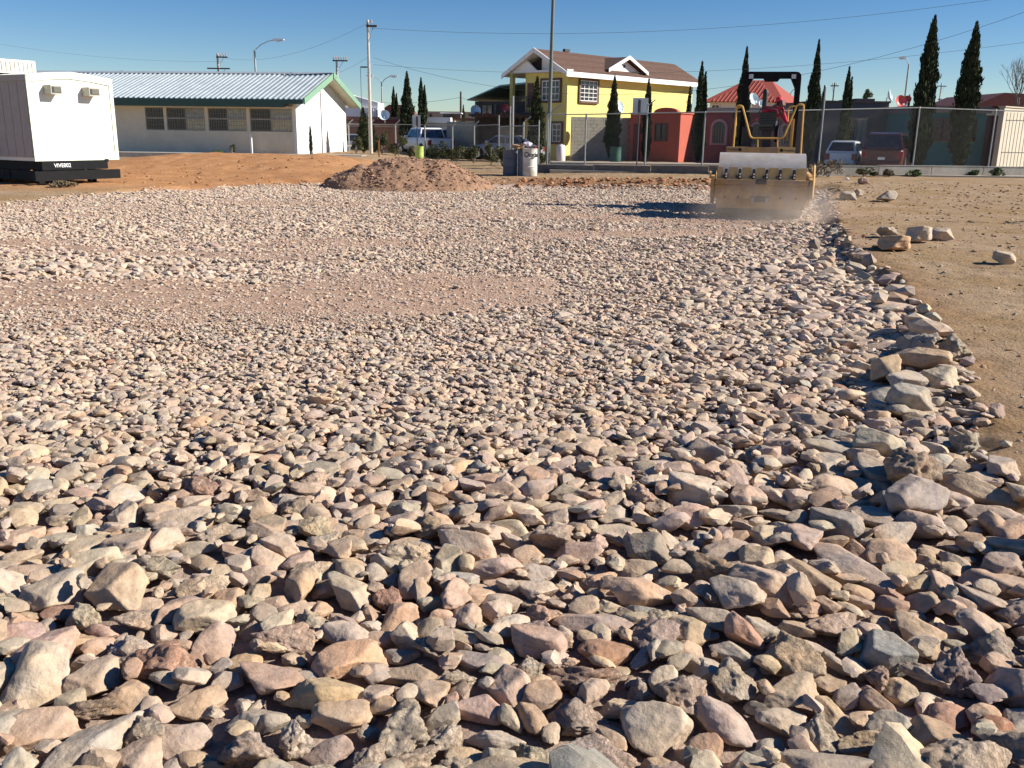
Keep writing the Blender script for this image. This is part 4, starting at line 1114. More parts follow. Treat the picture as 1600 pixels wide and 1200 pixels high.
def hip(T, x0, x1, y0, y1, z0, z1, m, inset):
    ym = (y0 + y1) / 2
    v = [(x0, y0, z0), (x1, y0, z0), (x1, y1, z0), (x0, y1, z0), (x0 + inset, ym, z1), (x1 - inset, ym, z1)]
    mb = MB(); vs = [mb.bm.verts.new(q) for q in v]
    for f in ((0, 1, 5, 4), (1, 2, 5), (2, 3, 4, 5), (3, 0, 4), (3, 2, 1, 0)): mb.bm.faces.new([vs[i] for i in f])
    return mb.build('roof', M[m], T)
hip(T, -.5, L + .5, -.5, 9.5, er + .003, rt_ + .55, 'red_roof', 1.9)
m = MB()
for k in range(int(L / .28)):
    xx = k * .28 + .3; f = min(1, xx / 2.2, (L - xx) / 2.2)
    if f > .1: m.tube([(xx, -.5, er + .03), (xx, -.5 + 5 * f * .98, er + .03 + (rt_ + .55 - er) * f * .98)], .035, 5)
tag(m.build('roof_tiles', M['red_roof'], T), kind='stuff')
x0, z1 = LP(T, 1112, 163); x1, z0 = LP(T, 1124, 174); window(T, x0, z0, x1, z1, 0, 'white_trim', 'glass_dark', 2, 1)
# ---- grey house, cream wall, teal house at the right
T, L = house('grey_house', 'low dark grey flat-roofed house behind the white hatchback', 'house', xy(1268, 54), xy(1384, 54), 7, zt(1300, 160, 54), 'grey_house', roof='dark_wall', cop=.1)
x0, z1 = LP(T, 1339, 186); x1, z0 = LP(T, 1353, 214); window(T, x0, 0.3, x1, z1, 0, 'iron', 'curtain_pale', 2, 1, (8, 2, 'iron'), name='gate')
x0, z1 = LP(T, 1326, 186); x1, z0 = LP(T, 1337, 214); window(T, x0, 0.3, x1, z1, 0, 'iron_dark', 'glass_dark', 2, 1, (6, 2, 'iron'), name='gate')
MB().b2((L * .72, 2, zt(1300, 160, 54) + .11), (L * .98, 5, zt(1370, 156, 55) + .1)).build('roof_parapet', M['dark_wall'], T)
T, L = house('cream_wall', 'short sunlit cream wall above the red van beside the grey house', 'wall', xy(1384.5, 54.3), xy(1440, 58), .3, zt(1390, 178, 54.5), 'cream_wall', roof='concrete', cop=.25)
T, L = house('teal_house', 'dark teal house with a barred window between the two tallest cypresses', 'house', xy(1430, 50), xy(1535, 50), 7, zt(1450, 176, 50), 'teal_wall', roof='grey_house', cop=0)
MB().b2((-.1, -.25, zt(1450, 176, 50) + .003), (L + .2, 7, zt(1450, 165, 50))).build('roof', M['grey_house'], T)
x0, z1 = LP(T, 1459, 185); x1, z0 = LP(T, 1487, 222); window(T, x0, z0, x1, z1, 0, 'brown_frame', 'glass_dark', 2, 1, (9, 3, 'maroon'))
x0, z1 = LP(T, 1513, 186); x1, z0 = LP(T, 1524, 222); window(T, x0, z0, x1, z1, 0, 'brown_frame', 'glass_dark', 1, 1, (3, 2, 'maroon'))
MB().b2((L - .35, -.12, -.1), (L + .05, -.003, zt(1450, 176, 50) - .15)).build('pilaster', M['teal_wall'], T)
T, L = house('maroon_gateway', 'dark maroon doorway bay between the teal house and the iron fence', 'gate', xy(1537, 50.3), xy(1556, 50.3), .5, zt(1540, 180, 50), 'maroon', roof='cream_wall', cop=.2)
T, L = house('boundary_wall', 'tall sunlit cream boundary wall behind the iron fence at the right edge', 'wall', xy(1564, 48.6), xy(1690, 56), .25, zt(1570, 168, 49), 'cream_wall', roof='cream_wall', cop=.06)
a = W(1562, 258, 43.5); T = thing('iron_fence', 'rusty white iron picket fence in front of the cream boundary wall', 'fence', (a.x, a.y, 0), R(6))
zr = zt(1570, 176, 43.5)
for k in range(26):
    MB().cyl((k * .165, 0, .2), (k * .165, 0, zr), .013, n=6).build('picket', M['iron'], T)
for zz in (.35, 1.1, zr - .35): MB().b2((-.02, -.02, zz), (4.3, .02, zz + .035)).build('rail', M['iron'], T)
T, L = house('red_roof_house', 'house with a rust red gable roof far behind the boundary wall at right', 'house', xy(1520, 70), xy(1625, 70), 9, zt(1540, 168, 70), 'grey_house', cop=0)
e0 = zt(1540, 166, 70); e1 = zt(1560, 146, 71)
MB().prism([(-.4, e0), (L * .36, e1), (L + 2, e1 - .2), (L + 2, e0)], -.3, 9, 'y').build('roof', M['red_dark_roof'], T)

# ---- dark house and carport left of the yellow house
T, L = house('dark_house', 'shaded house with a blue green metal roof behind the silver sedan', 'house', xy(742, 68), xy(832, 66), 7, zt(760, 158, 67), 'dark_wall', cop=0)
z0 = zt(760, 157, 67); z1 = zt(800, 139, 70)
MB().prism([(-.3, z0), (-.3, z0 + .08), (L * .5, z1 + .1), (L + 2, z1 + .45), (L + 2, z1 + .3), (L * .5, z1)], -.6, 8, 'y').build('roof', M['blue_roof'], T)
x0, z1 = LP(T, 752, 163); x1, z0 = LP(T, 770, 180); window(T, x0, z0, x1, z1, 0, 'dark_wall', 'glass_dark', 2, 1)
x0, z1 = LP(T, 772, 163); x1, z0 = LP(T, 776, 180); MB().b2((x0, -.05, z0 - .6), (x1, -.003, z1)).build('column', M['grey_house'], T)
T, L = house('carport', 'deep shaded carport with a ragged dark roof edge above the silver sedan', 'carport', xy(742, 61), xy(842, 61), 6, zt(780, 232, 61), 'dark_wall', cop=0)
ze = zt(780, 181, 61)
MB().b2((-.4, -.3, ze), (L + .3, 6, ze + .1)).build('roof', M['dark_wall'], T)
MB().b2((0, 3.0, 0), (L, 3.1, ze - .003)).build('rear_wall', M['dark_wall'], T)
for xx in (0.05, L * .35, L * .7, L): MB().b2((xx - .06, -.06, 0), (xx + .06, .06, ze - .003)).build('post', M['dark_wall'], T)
for k in range(13):
    xx = k * L / 13; MB().b2((xx, -.38, ze - .12), (xx + L / 13 - .03, -.31, ze + random.uniform(.08, .22))).build('tile', M['shingle_b'], T)
a, b = Vector(xy(698, 68)), Vector(xy(742, 64)); d = b - a
T, L = house('grey_block_wall', 'sunlit grey block wall just right of the white pickup', 'wall', a, b, .2, zt(720, 190, 66), 'block', cop=0)
T, L = house('plain_white_house', 'low white and cream house behind the white pickup', 'house', xy(655, 74), xy(703, 74), 6, zt(680, 192, 74), 'cream_wall', roof='white_trim', cop=.42)
T, L = house('far_grey_block', 'long low grey building far behind with a small dark window', 'building', xy(664, 90), xy(765, 90), 6, zt(700, 176, 90), 'block', cop=.1)
x0, z1 = LP(T, 671, 178); x1, z0 = LP(T, 675, 183); window(T, x0, z0, x1, z1, 0, 'brown_frame', 'glass_dark', 1, 1)
T = thing('scrap_roof', 'flat shed roof with a white sheet lying on it behind the block wall', 'roof', (*xy(688, 76), 0), 0)
z = zt(700, 188, 76); MB().b2((0, 0, z), (2.9, 3, z + .18)).build('slab', M['shingle_b'], T)
MB().b2((.2, .1, z + .19), (1.6, 2, z + .5)).build('tank_base', M['dark_wall'], T)
for xx in (.1, 2.8): MB().b2((xx - .08, .1, 0), (xx + .08, .25, z - .003)).build('post', M['dark_wall'], T)
MB().b2((.0, -.2, z + .52), (1.7, 2.2, z + .6)).build('sheet', M['white_trim'], T)
# ---- houses behind the school
T, L = house('white_house', 'white upper-storey house with arched openings just right of the school gable', 'house', xy(520, 78), xy(591, 78), 4, zt(560, 168, 78), 'white_wall', cop=0)
zz = zt(560, 168, 78); z2 = zt(560, 148, 78); z3 = zt(590, 160, 78)
MB().prism([(0, zz + .003), (L, zz + .003), (L, z3), (L * .4, z2), (0, z2 + .5)], .2, 3.8, 'y').build('upper_storey', M['white_wall'], T)
for pa, pb in (((581, 171), (584, 187)), ((587, 171), (591, 187))):
    x0, z1 = LP(T, *pa); x1, z0 = LP(T, *pb); window(T, x0, z0, x1, z1, 0, 'white_trim', 'glass_dark', 1, 1)
T, L = house('red_roof_far_house', 'grey house with a dark red roof behind the white satellite dish', 'house', xy(588, 84), xy(640, 84), 8, zt(600, 178, 84), 'grey_house', cop=0)
z0 = zt(600, 178, 84); z1 = zt(600, 168, 86)
MB().prism([(0, z0 + .003), (L, z0 + .003), (L - .6, z1 + .2), (1.2, z1 + .2)], -.2, 8, 'y').build('roof', M['red_dark_roof'], T)
T, L = house('red_awning_house', 'brick house with a wide dark red canopy left of the cypress trio', 'house', xy(541, 72), xy(636, 72), 4, zt(560, 198, 72), 'brick_orange', roof='cream_wall', cop=.12)
z0 = zt(600, 197, 72) + .15; z1 = zt(600, 187, 73)
MB().prism([(L * .42, z0), (L, z0), (L, z1), (L * .5, z1)], -.3, 3.8, 'y').build('canopy', M['red_dark_roof'], T)
MB().b2((0, -.02, z0), (L * .41, 3.5, z1 + .15)).build('canopy', M['maroon'], T)
bwid, bhei = .8, .28
me_c = MB().b2((0, 0, 0), (bwid - .03, .04, bhei - .03)).mesh('brick', M['brick_orange'])
for r_ in range(9):
    for k in range(int(L / bwid)):
        o = link('brick', me_c, T); o.location = (k * bwid + (r_ % 2) * .1, -.05 + random.uniform(-.01, .01), .2 + r_ * bhei)
T, L = house('distant_terrace', 'row of distant low walls closing the street behind the red canopy house', 'building', xy(470, 110), xy(760, 110), 5, zt(600, 190, 110), 'tan_wall', cop=.2)
T, L = house('distant_wall', 'distant low grey wall behind the cypresses at right', 'wall', xy(1230, 100), xy(1700, 100), 5, zt(1400, 178, 100), 'grey_house', cop=.2)
T, L = house('distant_house', 'distant brownish house row seen through gaps right of the coral house', 'house', xy(1060, 80), xy(1110, 80), 6, zt(1080, 190, 80), 'tan_wall', cop=.2)

# ================================================================== fences
def mesh_wires(a, b, z0a, z0b, z1a, z1b, pitch=.10, wr=.001):
    a, b = Vector(a), Vector(b); d = b - a; L = d.length; u = d / L; m = MB(); H = ((z1a - z0a) + (z1b - z0b)) / 2
    def zl(t): return z0a + (z0b - z0a) * t / L
    def zh(t): return z1a + (z1b - z1a) * t / L
    n = int((L + H) / pitch)
    for k in range(n):
        for sg in (1, -1):
            t0 = k * pitch - H if sg == 1 else k * pitch
            t1 = t0 + H * sg
            f0, f1 = 0.0, 1.0
            lo, hi = (t0, t1) if sg == 1 else (t1, t0)
            if hi <= 0 or lo >= L: continue
            if sg == 1: f0 = max(0, -t0 / H); f1 = min(1, (L - t0) / H)
            else: f0 = max(0, (t0 - L) / H); f1 = min(1, t0 / H)
            ta = t0 + (t1 - t0) * f0; tb = t0 + (t1 - t0) * f1
            pa = a + u * ta; pb = a + u * tb
            za = zl(ta) + (zh(ta) - zl(ta)) * f0; zb_ = zl(tb) + (zh(tb) - zl(tb)) * f1
            m.cyl((pa.x, pa.y + .002 * sg, za), (pb.x, pb.y + .002 * sg, zb_), wr, n=3, caps=False)
    return m
# right fence on its low wall
F0, F1, F2 = Vector(xy(842, 41.4)), Vector(xy(1205, 39.8)), Vector(xy(1700, 42.6))
def fline(px):
    r = ray(px, 210)
    for A, B in ((F0, F1), (F1, F2)):
        e = B - A; den = r.x * e.y - r.y * e.x
        k = (A.x * e.y - A.y * e.x) / den; p = Vector((r.x, r.y)) * k; t = (p - A).dot(e) / e.dot(e)
        if -.05 <= t <= 1.0: return p
    return p
def wt(px): return float(np.interp(px, [842, 915, 1205, 1432, 1600, 1700], [.33, .35, .44, .53, .50, .5]))
def rtp(px): return float(np.interp(px, [842, 915, 1205, 1432, 1600, 1700], [2.46, 2.49, 2.7, 2.95, 2.88, 2.88]))
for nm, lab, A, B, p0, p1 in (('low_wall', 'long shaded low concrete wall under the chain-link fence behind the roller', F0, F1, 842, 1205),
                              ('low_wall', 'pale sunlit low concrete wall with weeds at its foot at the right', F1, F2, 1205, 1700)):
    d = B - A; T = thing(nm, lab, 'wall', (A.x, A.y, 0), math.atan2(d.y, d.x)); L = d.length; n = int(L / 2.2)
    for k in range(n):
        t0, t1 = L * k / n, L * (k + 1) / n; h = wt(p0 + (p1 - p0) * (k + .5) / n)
        MB().b2((t0, -.1, -.3), (t1 - .02, .1, h), bev=.012).build('wall_segment', M['concrete' if A is F1 else 'concrete_shaded'], T)
        MB().b2((t0, -.115, h + .003), (t1 - .004, .115, h + .035)).build('coping', M['concrete'], T)
T = thing('chain_link_fence', 'tall galvanised chain-link fence standing on the low wall behind the roller', 'fence', (0, 0, 0))
pxs = [856, 915, 1010, 1100, 1195, 1283, 1362, 1432, 1551, 1640]
for px in pxs:
    p = fline(px); z1 = rtp(px) + (.9 if px == 1283 else (.35 if px in (1010,) else 0))
    if px == 1362: continue
    MB().cyl((p.x, p.y, wt(px)), (p.x + .0, p.y, z1), .035, n=8).build('post', M['galv'], T)
    MB().cyl((p.x, p.y, z1), (p.x, p.y, z1 + .05), .04, .01, n=8).build('cap', M['galv'], T)
q = fline(856); MB().cyl((q.x, q.y, rtp(856)), (q.x + .55, q.y - .1, rtp(856) + .42), .022, n=6).build('barb_arm', M['galv'], T)
q = fline(1010); MB().cyl((q.x, q.y, rtp(1010) + .3), (q.x + .3, q.y - .1, rtp(1010) + .55), .022, n=6).build('barb_arm', M['galv'], T)
for i in range(len(pxs) - 1):
    if pxs[i] == 1362: continue
    a = pxs[i]; b = pxs[i + 1] if pxs[i + 1] != 1362 else pxs[i + 2]
    p, q = fline(a), fline(b)
    MB().cyl((p.x, p.y, rtp(a)), (q.x, q.y, rtp(b)), .024, n=6).build('top_rail', M['galv'], T)
    tag(mesh_wires(p, q, wt(a) + .03, wt(b) + .03, rtp(a) - .02, rtp(b) - .02).build('chain_link_mesh', M['galv_wire'], T), kind='stuff')
# left fence
T = thing('chain_link_fence', 'lower chain-link fence with angled arms in front of the white pickup', 'fence', (0, 0, 0))
lp = [(545, 61.5), (578, 61), (618, 60), (664, 60), (707, 59), (741, 58.5)]
for k, (px, D) in enumerate(lp):
    p = Vector(xy(px, D)); zr = 2.08
    MB().cyl((p.x, p.y, -.1), (p.x, p.y, zr), .045, n=8).build('post', M['galv'], T)
    MB().cyl((p.x, p.y, zr), (p.x + .28, p.y - .05, zr + .26), .035, n=6).build('barb_arm', M['galv'], T)
    if k:
        MB().cyl((q.x, q.y, zr), (p.x, p.y, zr), .022, n=6).build('top_rail', M['galv'], T)
        tag(mesh_wires(q, p, 0, 0, zr, zr, .12).build('chain_link_mesh', M['galv_wire'], T), kind='stuff')
    q = p
p = Vector(xy(779.5, 52)); MB().cyl((q.x, q.y, 2.08), (p.x, p.y, 2.1), .022, n=6).build('top_rail', M['galv'], T)
tag(mesh_wires(q, p, 0, 0, 2.08, 2.1, .12).build('chain_link_mesh', M['galv_wire'], T), kind='stuff')
# gate
T = thing('chain_link_gate', 'narrow chain-link gate with tall posts behind the drums', 'gate', (0, 0, 0))
gp = [(779.5, 52, 180, .035), (797, 47, 166, .03), (801, 46, 150, .05), (818, 44, 191, .045), (842, 41.6, 188, .03)]
for px, D, yt, r_ in gp:
    p = Vector(xy(px, D)); MB().cyl((p.x, p.y, -.1), (p.x, p.y, zt(px, yt, D)), r_, n=8).build('post', M['galv'], T)
p = Vector(xy(818, 44)); z_ = zt(818, 191, 44); MB().cyl((p.x, p.y, z_), (p.x + .32, p.y - .05, z_ + .26), .03, n=6).build('barb_arm', M['galv'], T)
for (a, b) in (((779.5, 52), (801, 46)), ((801, 46), (818, 44)), ((818, 44), (842, 41.6))):
    p, q = Vector(xy(*a)), Vector(xy(*b)); zz = 2.0
    MB().cyl((p.x, p.y, zz), (q.x, q.y, zz), .022, n=6).build('rail', M['galv'], T)
    MB().cyl((p.x, p.y, .35), (q.x, q.y, .35), .02, n=6).build('rail', M['galv'], T)
    tag(mesh_wires(p, q, .1, .1, zz, zz, .07).build('chain_link_mesh', M['galv_wire'], T), kind='stuff')

# ================================================================== poles, lamps, wires
def base_z(px, D): p = xy(px, D); return gz(*p) if p[1] < 60 else 0.0
def lamp(px, D, ytop, arms, label, r=.055, ybase=None):
    x, y = xy(px, D); zb_ = base_z(px, D); T = thing('street_lamp', label, 'street lamp', (x, y, zb_), 0, 'street lamps')
    zt_ = zt(px, ytop, D) - zb_
    MB().cyl((0, 0, -.1), (0, 0, zt_), r * 1.4, r, n=10).build('pole', M['pole_grey'], T, True)
    for (dx, dz, ln) in arms:
        MB().tube([(0, 0, zt_ - .05), (dx * .35, 0, zt_ + dz * .55), (dx * .75, 0, zt_ + dz * .92), (dx, 0, zt_ + dz)], .03, 6).build('arm', M['pole_grey'], T, True)
        s = 1 if dx > 0 else -1
        hd = MB().prism([(dx - s * .1, zt_ + dz - .07), (dx + s * ln, zt_ + dz + .0), (dx + s * ln, zt_ + dz + .08), (dx + s * .1, zt_ + dz + .14), (dx - s * .1, zt_ + dz + .06)], -.13, .13, 'y').build('lamp_head', M['lamp_white'], T)
        MB().prism([(dx + s * .1, zt_ + dz - .065), (dx + s * ln * .85, zt_ + dz - .012), (dx + s * ln * .6, zt_ + dz - .09), (dx + s * .25, zt_ + dz - .11)], -.1, .1, 'y').build('lens', M['head_clear'], hd)
    return T
k = 75 / 1440
lamp(405, 75, 78, [(30 * k, 14 * k, .75)], 'tall single-arm street lamp rising behind the school roof', .07)
lamp(224, 80, 130, [(-20 * k, 16 * k, .65)], 'street lamp head peeking over the left end of the school roof')
lamp(598, 85, 129, [(16 * k, 10 * k, .6), (-16 * k, 10 * k, .5)], 'double-arm street lamp right of the tall white pole')
lamp(1407, 75, 100, [(-8 * k, 8 * k, .4)], 'street lamp with a short arm left of the tallest cypress', .06)
lamp(1229, 80, 146, [(8 * k, 7 * k, .35)], 'small distant street lamp seen through the roller cab frame')
def upole(px, D, ytop, label, conc=True, r=.12, cross=None, name='utility_pole'):
    x, y = xy(px, D); zb_ = base_z(px, D); T = thing(name, label, 'utility pole', (x, y, zb_), 0, 'utility poles')
    H = zt(px, ytop, D) - zb_
    MB().cyl((0, 0, -.2), (0, 0, H), r * 1.35, r * .8, n=10).build('pole', M['pole_conc' if conc else 'wood_dark'], T, True)
    for (xa, xb, dz, ins) in cross or ():
        MB().b2((xa, -.13, H + dz - .06), (xb, -.05, H + dz + .06)).build('crossarm', M['wood_dark'], T)
        MB().tube([(0, -.1, H + dz - 1.0), ((xb if abs(xb) > abs(xa) else xa) * .6, -.1, H + dz - .06)], .02, 5).build('brace', M['galv'], T)
        for i in range(ins):
            xx = xa + (xb - xa) * (i + .5) / ins
            MB().lathe([(.02, H + dz + .063), (.025, H + dz + .16), (.07, H + dz + .17), (.045, H + dz + .24), (.06, H + dz + .26), (.02, H + dz + .36)], (xx, -.09, 0), 8).build('insulator', M['insulator'], T, True)
    return T
UP1 = upole(348, 90, 84, 'concrete utility pole with an antenna-like crossarm left of the tall lamp', cross=[(-.1, .95, -.3, 4), (-1.0, 1.1, -1.3, 0)])
MB().b2((-.35, -.2, 0), (-.2, -.05, .5)).mesh('transformer', M['wood_dark'])
UP2 = upole(530, 88, 94, 'concrete utility pole carrying a row of insulators beside the school ridge', cross=[(-.35, 1.0, -.05, 6)])
UP3 = upole(579, 58, 31, 'tallest pale concrete utility pole standing beside the school gable', r=.09, cross=[(-.08, .55, -.35, 1)])
MB().b2((-.5, -.04, zt(577, 106, 58) - UP3.location.z), (-.08, .04, zt(577, 105, 58) - UP3.location.z + .04)).build('side_arm', M['iron_dark'], UP3)
MB().cyl((-.5, 0, 1.8), (-.5, 0, zt(577, 106, 58) - UP3.location.z), .014, n=5).build('drop_cable', M['iron_dark'], UP3)
UP4 = upole(720, 85, 143, 'short dark wooden utility pole standing above the white house roof', conc=False, r=.1)
UP5 = upole(1296, 110, 129, 'thin distant utility pole with a small crossarm right of the roller', conc=False, r=.08, cross=[(-.45, .45, -.35, 2)])
UP6 = upole(1461, 140, 130, 'pale distant lattice mast between the two tallest cypresses', r=.1, cross=[(-.5, .7, -.4, 0), (-.3, .3, -2.2, 0)])
# tall light pole leaving the frame
x, y = xy(857, 43.2); T = thing('light_pole', 'very tall thin grey green pole running out of the top of the picture', 'pole', (x, y, .16), 0)
T.rotation_euler = (0, R(.55), 0)
MB().cyl((0, 0, 0), (0, 0, 12.5), .095, .055, n=12).build('pole', M['pole_dark'], T, True)
MB().cyl((0, 0, -.05), (0, 0, .1), .28, n=12).build('footing', M['concrete'], T)
MB().b2((-.11, -.11, 1.2), (-.02, -.1, 2.3)).build('notice', M['white_trim'], T)
def wire(p, q, sag, label, r=.012, n=24):
    r = r * .62
    p, q = Vector(p), Vector(q)
    pts = [p.lerp(q, t) - Vector((0, 0, sag * 4 * t * (1 - t))) for t in np.linspace(0, 1, n)]
    o = MB().tube(pts, r, 5).build('power_line', M['pole_dark'], None, True); return tag(o, label, 'power line', 'overhead power lines')
t3 = Vector(UP3.location)
def at(px, py, D): return W(px, py, D)
wire(at(583, 44, 58), at(1690, -22, 50), 1.05, 'highest overhead wire sagging from the tallest pole out to the upper right', .014)
wire(at(583, 90, 58), at(1700, -18, 42), 3.1, 'overhead wire dipping behind the yellow house roof and rising past the cypresses', .013)
wire(at(583, 101, 58), at(1700, 52, 50), 1.1, 'lower overhead wire crossing behind the yellow house to the right edge', .012)
wire(at(577, 35, 58), at(348, 90, 90), .9, 'overhead wire falling from the tallest pole down to the left pole', .012)
wire(at(577, 88, 58), at(430, 112, 80), .9, 'overhead wire from the tallest pole to the lamp behind the school', .011)
wire(at(405, 112, 75), at(530, 130, 88), .6, 'thin wire between the tall school lamp and the insulator pole', .012)
wire(at(530, 152, 88), at(720, 152, 85), .5, 'dark cable running from the insulator pole to the short wooden pole', .022)
wire(at(720, 152, 85), at(752, 158, 67), .1, 'short cable from the wooden pole to the blue green roof', .018)
wire(at(-60, 58, 90), at(348, 96, 90), .6, 'faint wire entering from the left edge above the trailer', .012)
# signs seen from behind
def sign(px, D, x0, x1, y0, y1, label):
    X_, Y_ = xy(px, D); T = thing('road_sign', label, 'sign', (X_, Y_, 0), 0, 'road signs')
    a = (x0 - px) / 1440 * D; b = (x1 - px) / 1440 * D; z1 = zt(px, y0, D); z0 = zt(px, y1, D)
    MB().b2((a, 0, z0), (b, .012, z1), bev=.004).build('sign_plate', M['sign_back'], T)
    MB().cyl((0, -.035, .0), (0, -.035, z1 - .06), .03, n=8).build('post', M['iron_dark'], T, True)
    m = MB(); m.b2((-.05, -.06, z0 + .05), (.05, -.003, z1 - .1)); m.build('bracket', M['iron_dark'], T); return T
sign(652, 56, 645, 657, 180, 198, 'small grey back of a road sign on a dark post in front of the cypresses')
sign(997, 43.0, 987, 1010, 153, 179, 'large grey back of a road sign in front of the yellow house')
# satellite dishes
def dish(px, py, D, r, m, label, yaw=0):
    p = W(px, py, D); T = thing('satellite_dish', label, 'satellite dish', (p.x, p.y, p.z - .45), yaw, 'satellite dishes')
    d = MB().lathe([(.02, 0), (r * .5, .05), (r * .85, .13), (r, .2), (r * .99, .215), (r * .84, .15), (r * .5, .07), (.02, .02)], n=22)
    me = d.mesh('dish', M[m], True); me.transform(Matrix.Translation((0, 0, .45)) @ Matrix.Rotation(R(72), 4, 'X')); link('dish', me, T)
    MB().tube([(0, .02, -.05), (0, .06, .2), (0, .02, .42)], .025, 6).build('mast', M['galv'], T)
    MB().tube([(0, -.02, .45 - r * .9), (0, -r * .95, .32)], .012, 5).build('arm', M['galv'], T)
    MB().b2((-.05, -r * .95 - .1, .28), (.05, -r * .95, .38)).build('receiver', M['white_trim'], T)
dish(601, 181, 70, .38, 'dish_white', 'white satellite dish standing on the red canopy house')
dish(742, 174, 64, .36, 'dish_white', 'pale satellite dish beside the blue green roof house', R(20))
dish(789, 171, 64, .30, 'dish_red', 'small red satellite dish on the shaded terrace')
dish(1175, 156, 62, .38, 'dish_white', 'white satellite dish in front of the red tiled roof', R(25))
dish(1189, 163, 62, .24, 'dish_white', 'smallest white satellite dish low beside the larger one at the tiled roof', R(10))
dish(1387, 151, 58, .36, 'dish_white', 'narrow pale blue satellite dish on the grey house roof corner', R(55))
dish(1405, 160, 58, .38, 'dish_red', 'big red satellite dish on the roof above the cream wall', R(15))
dish(1418, 157, 60, .24, 'dish_red', 'tiny red satellite dish partly behind the tallest cypress', R(-25))
dish(965, 168, 60, .38, 'dish_white', 'satellite dish half hidden behind the cypress at the yellow wall', R(50))

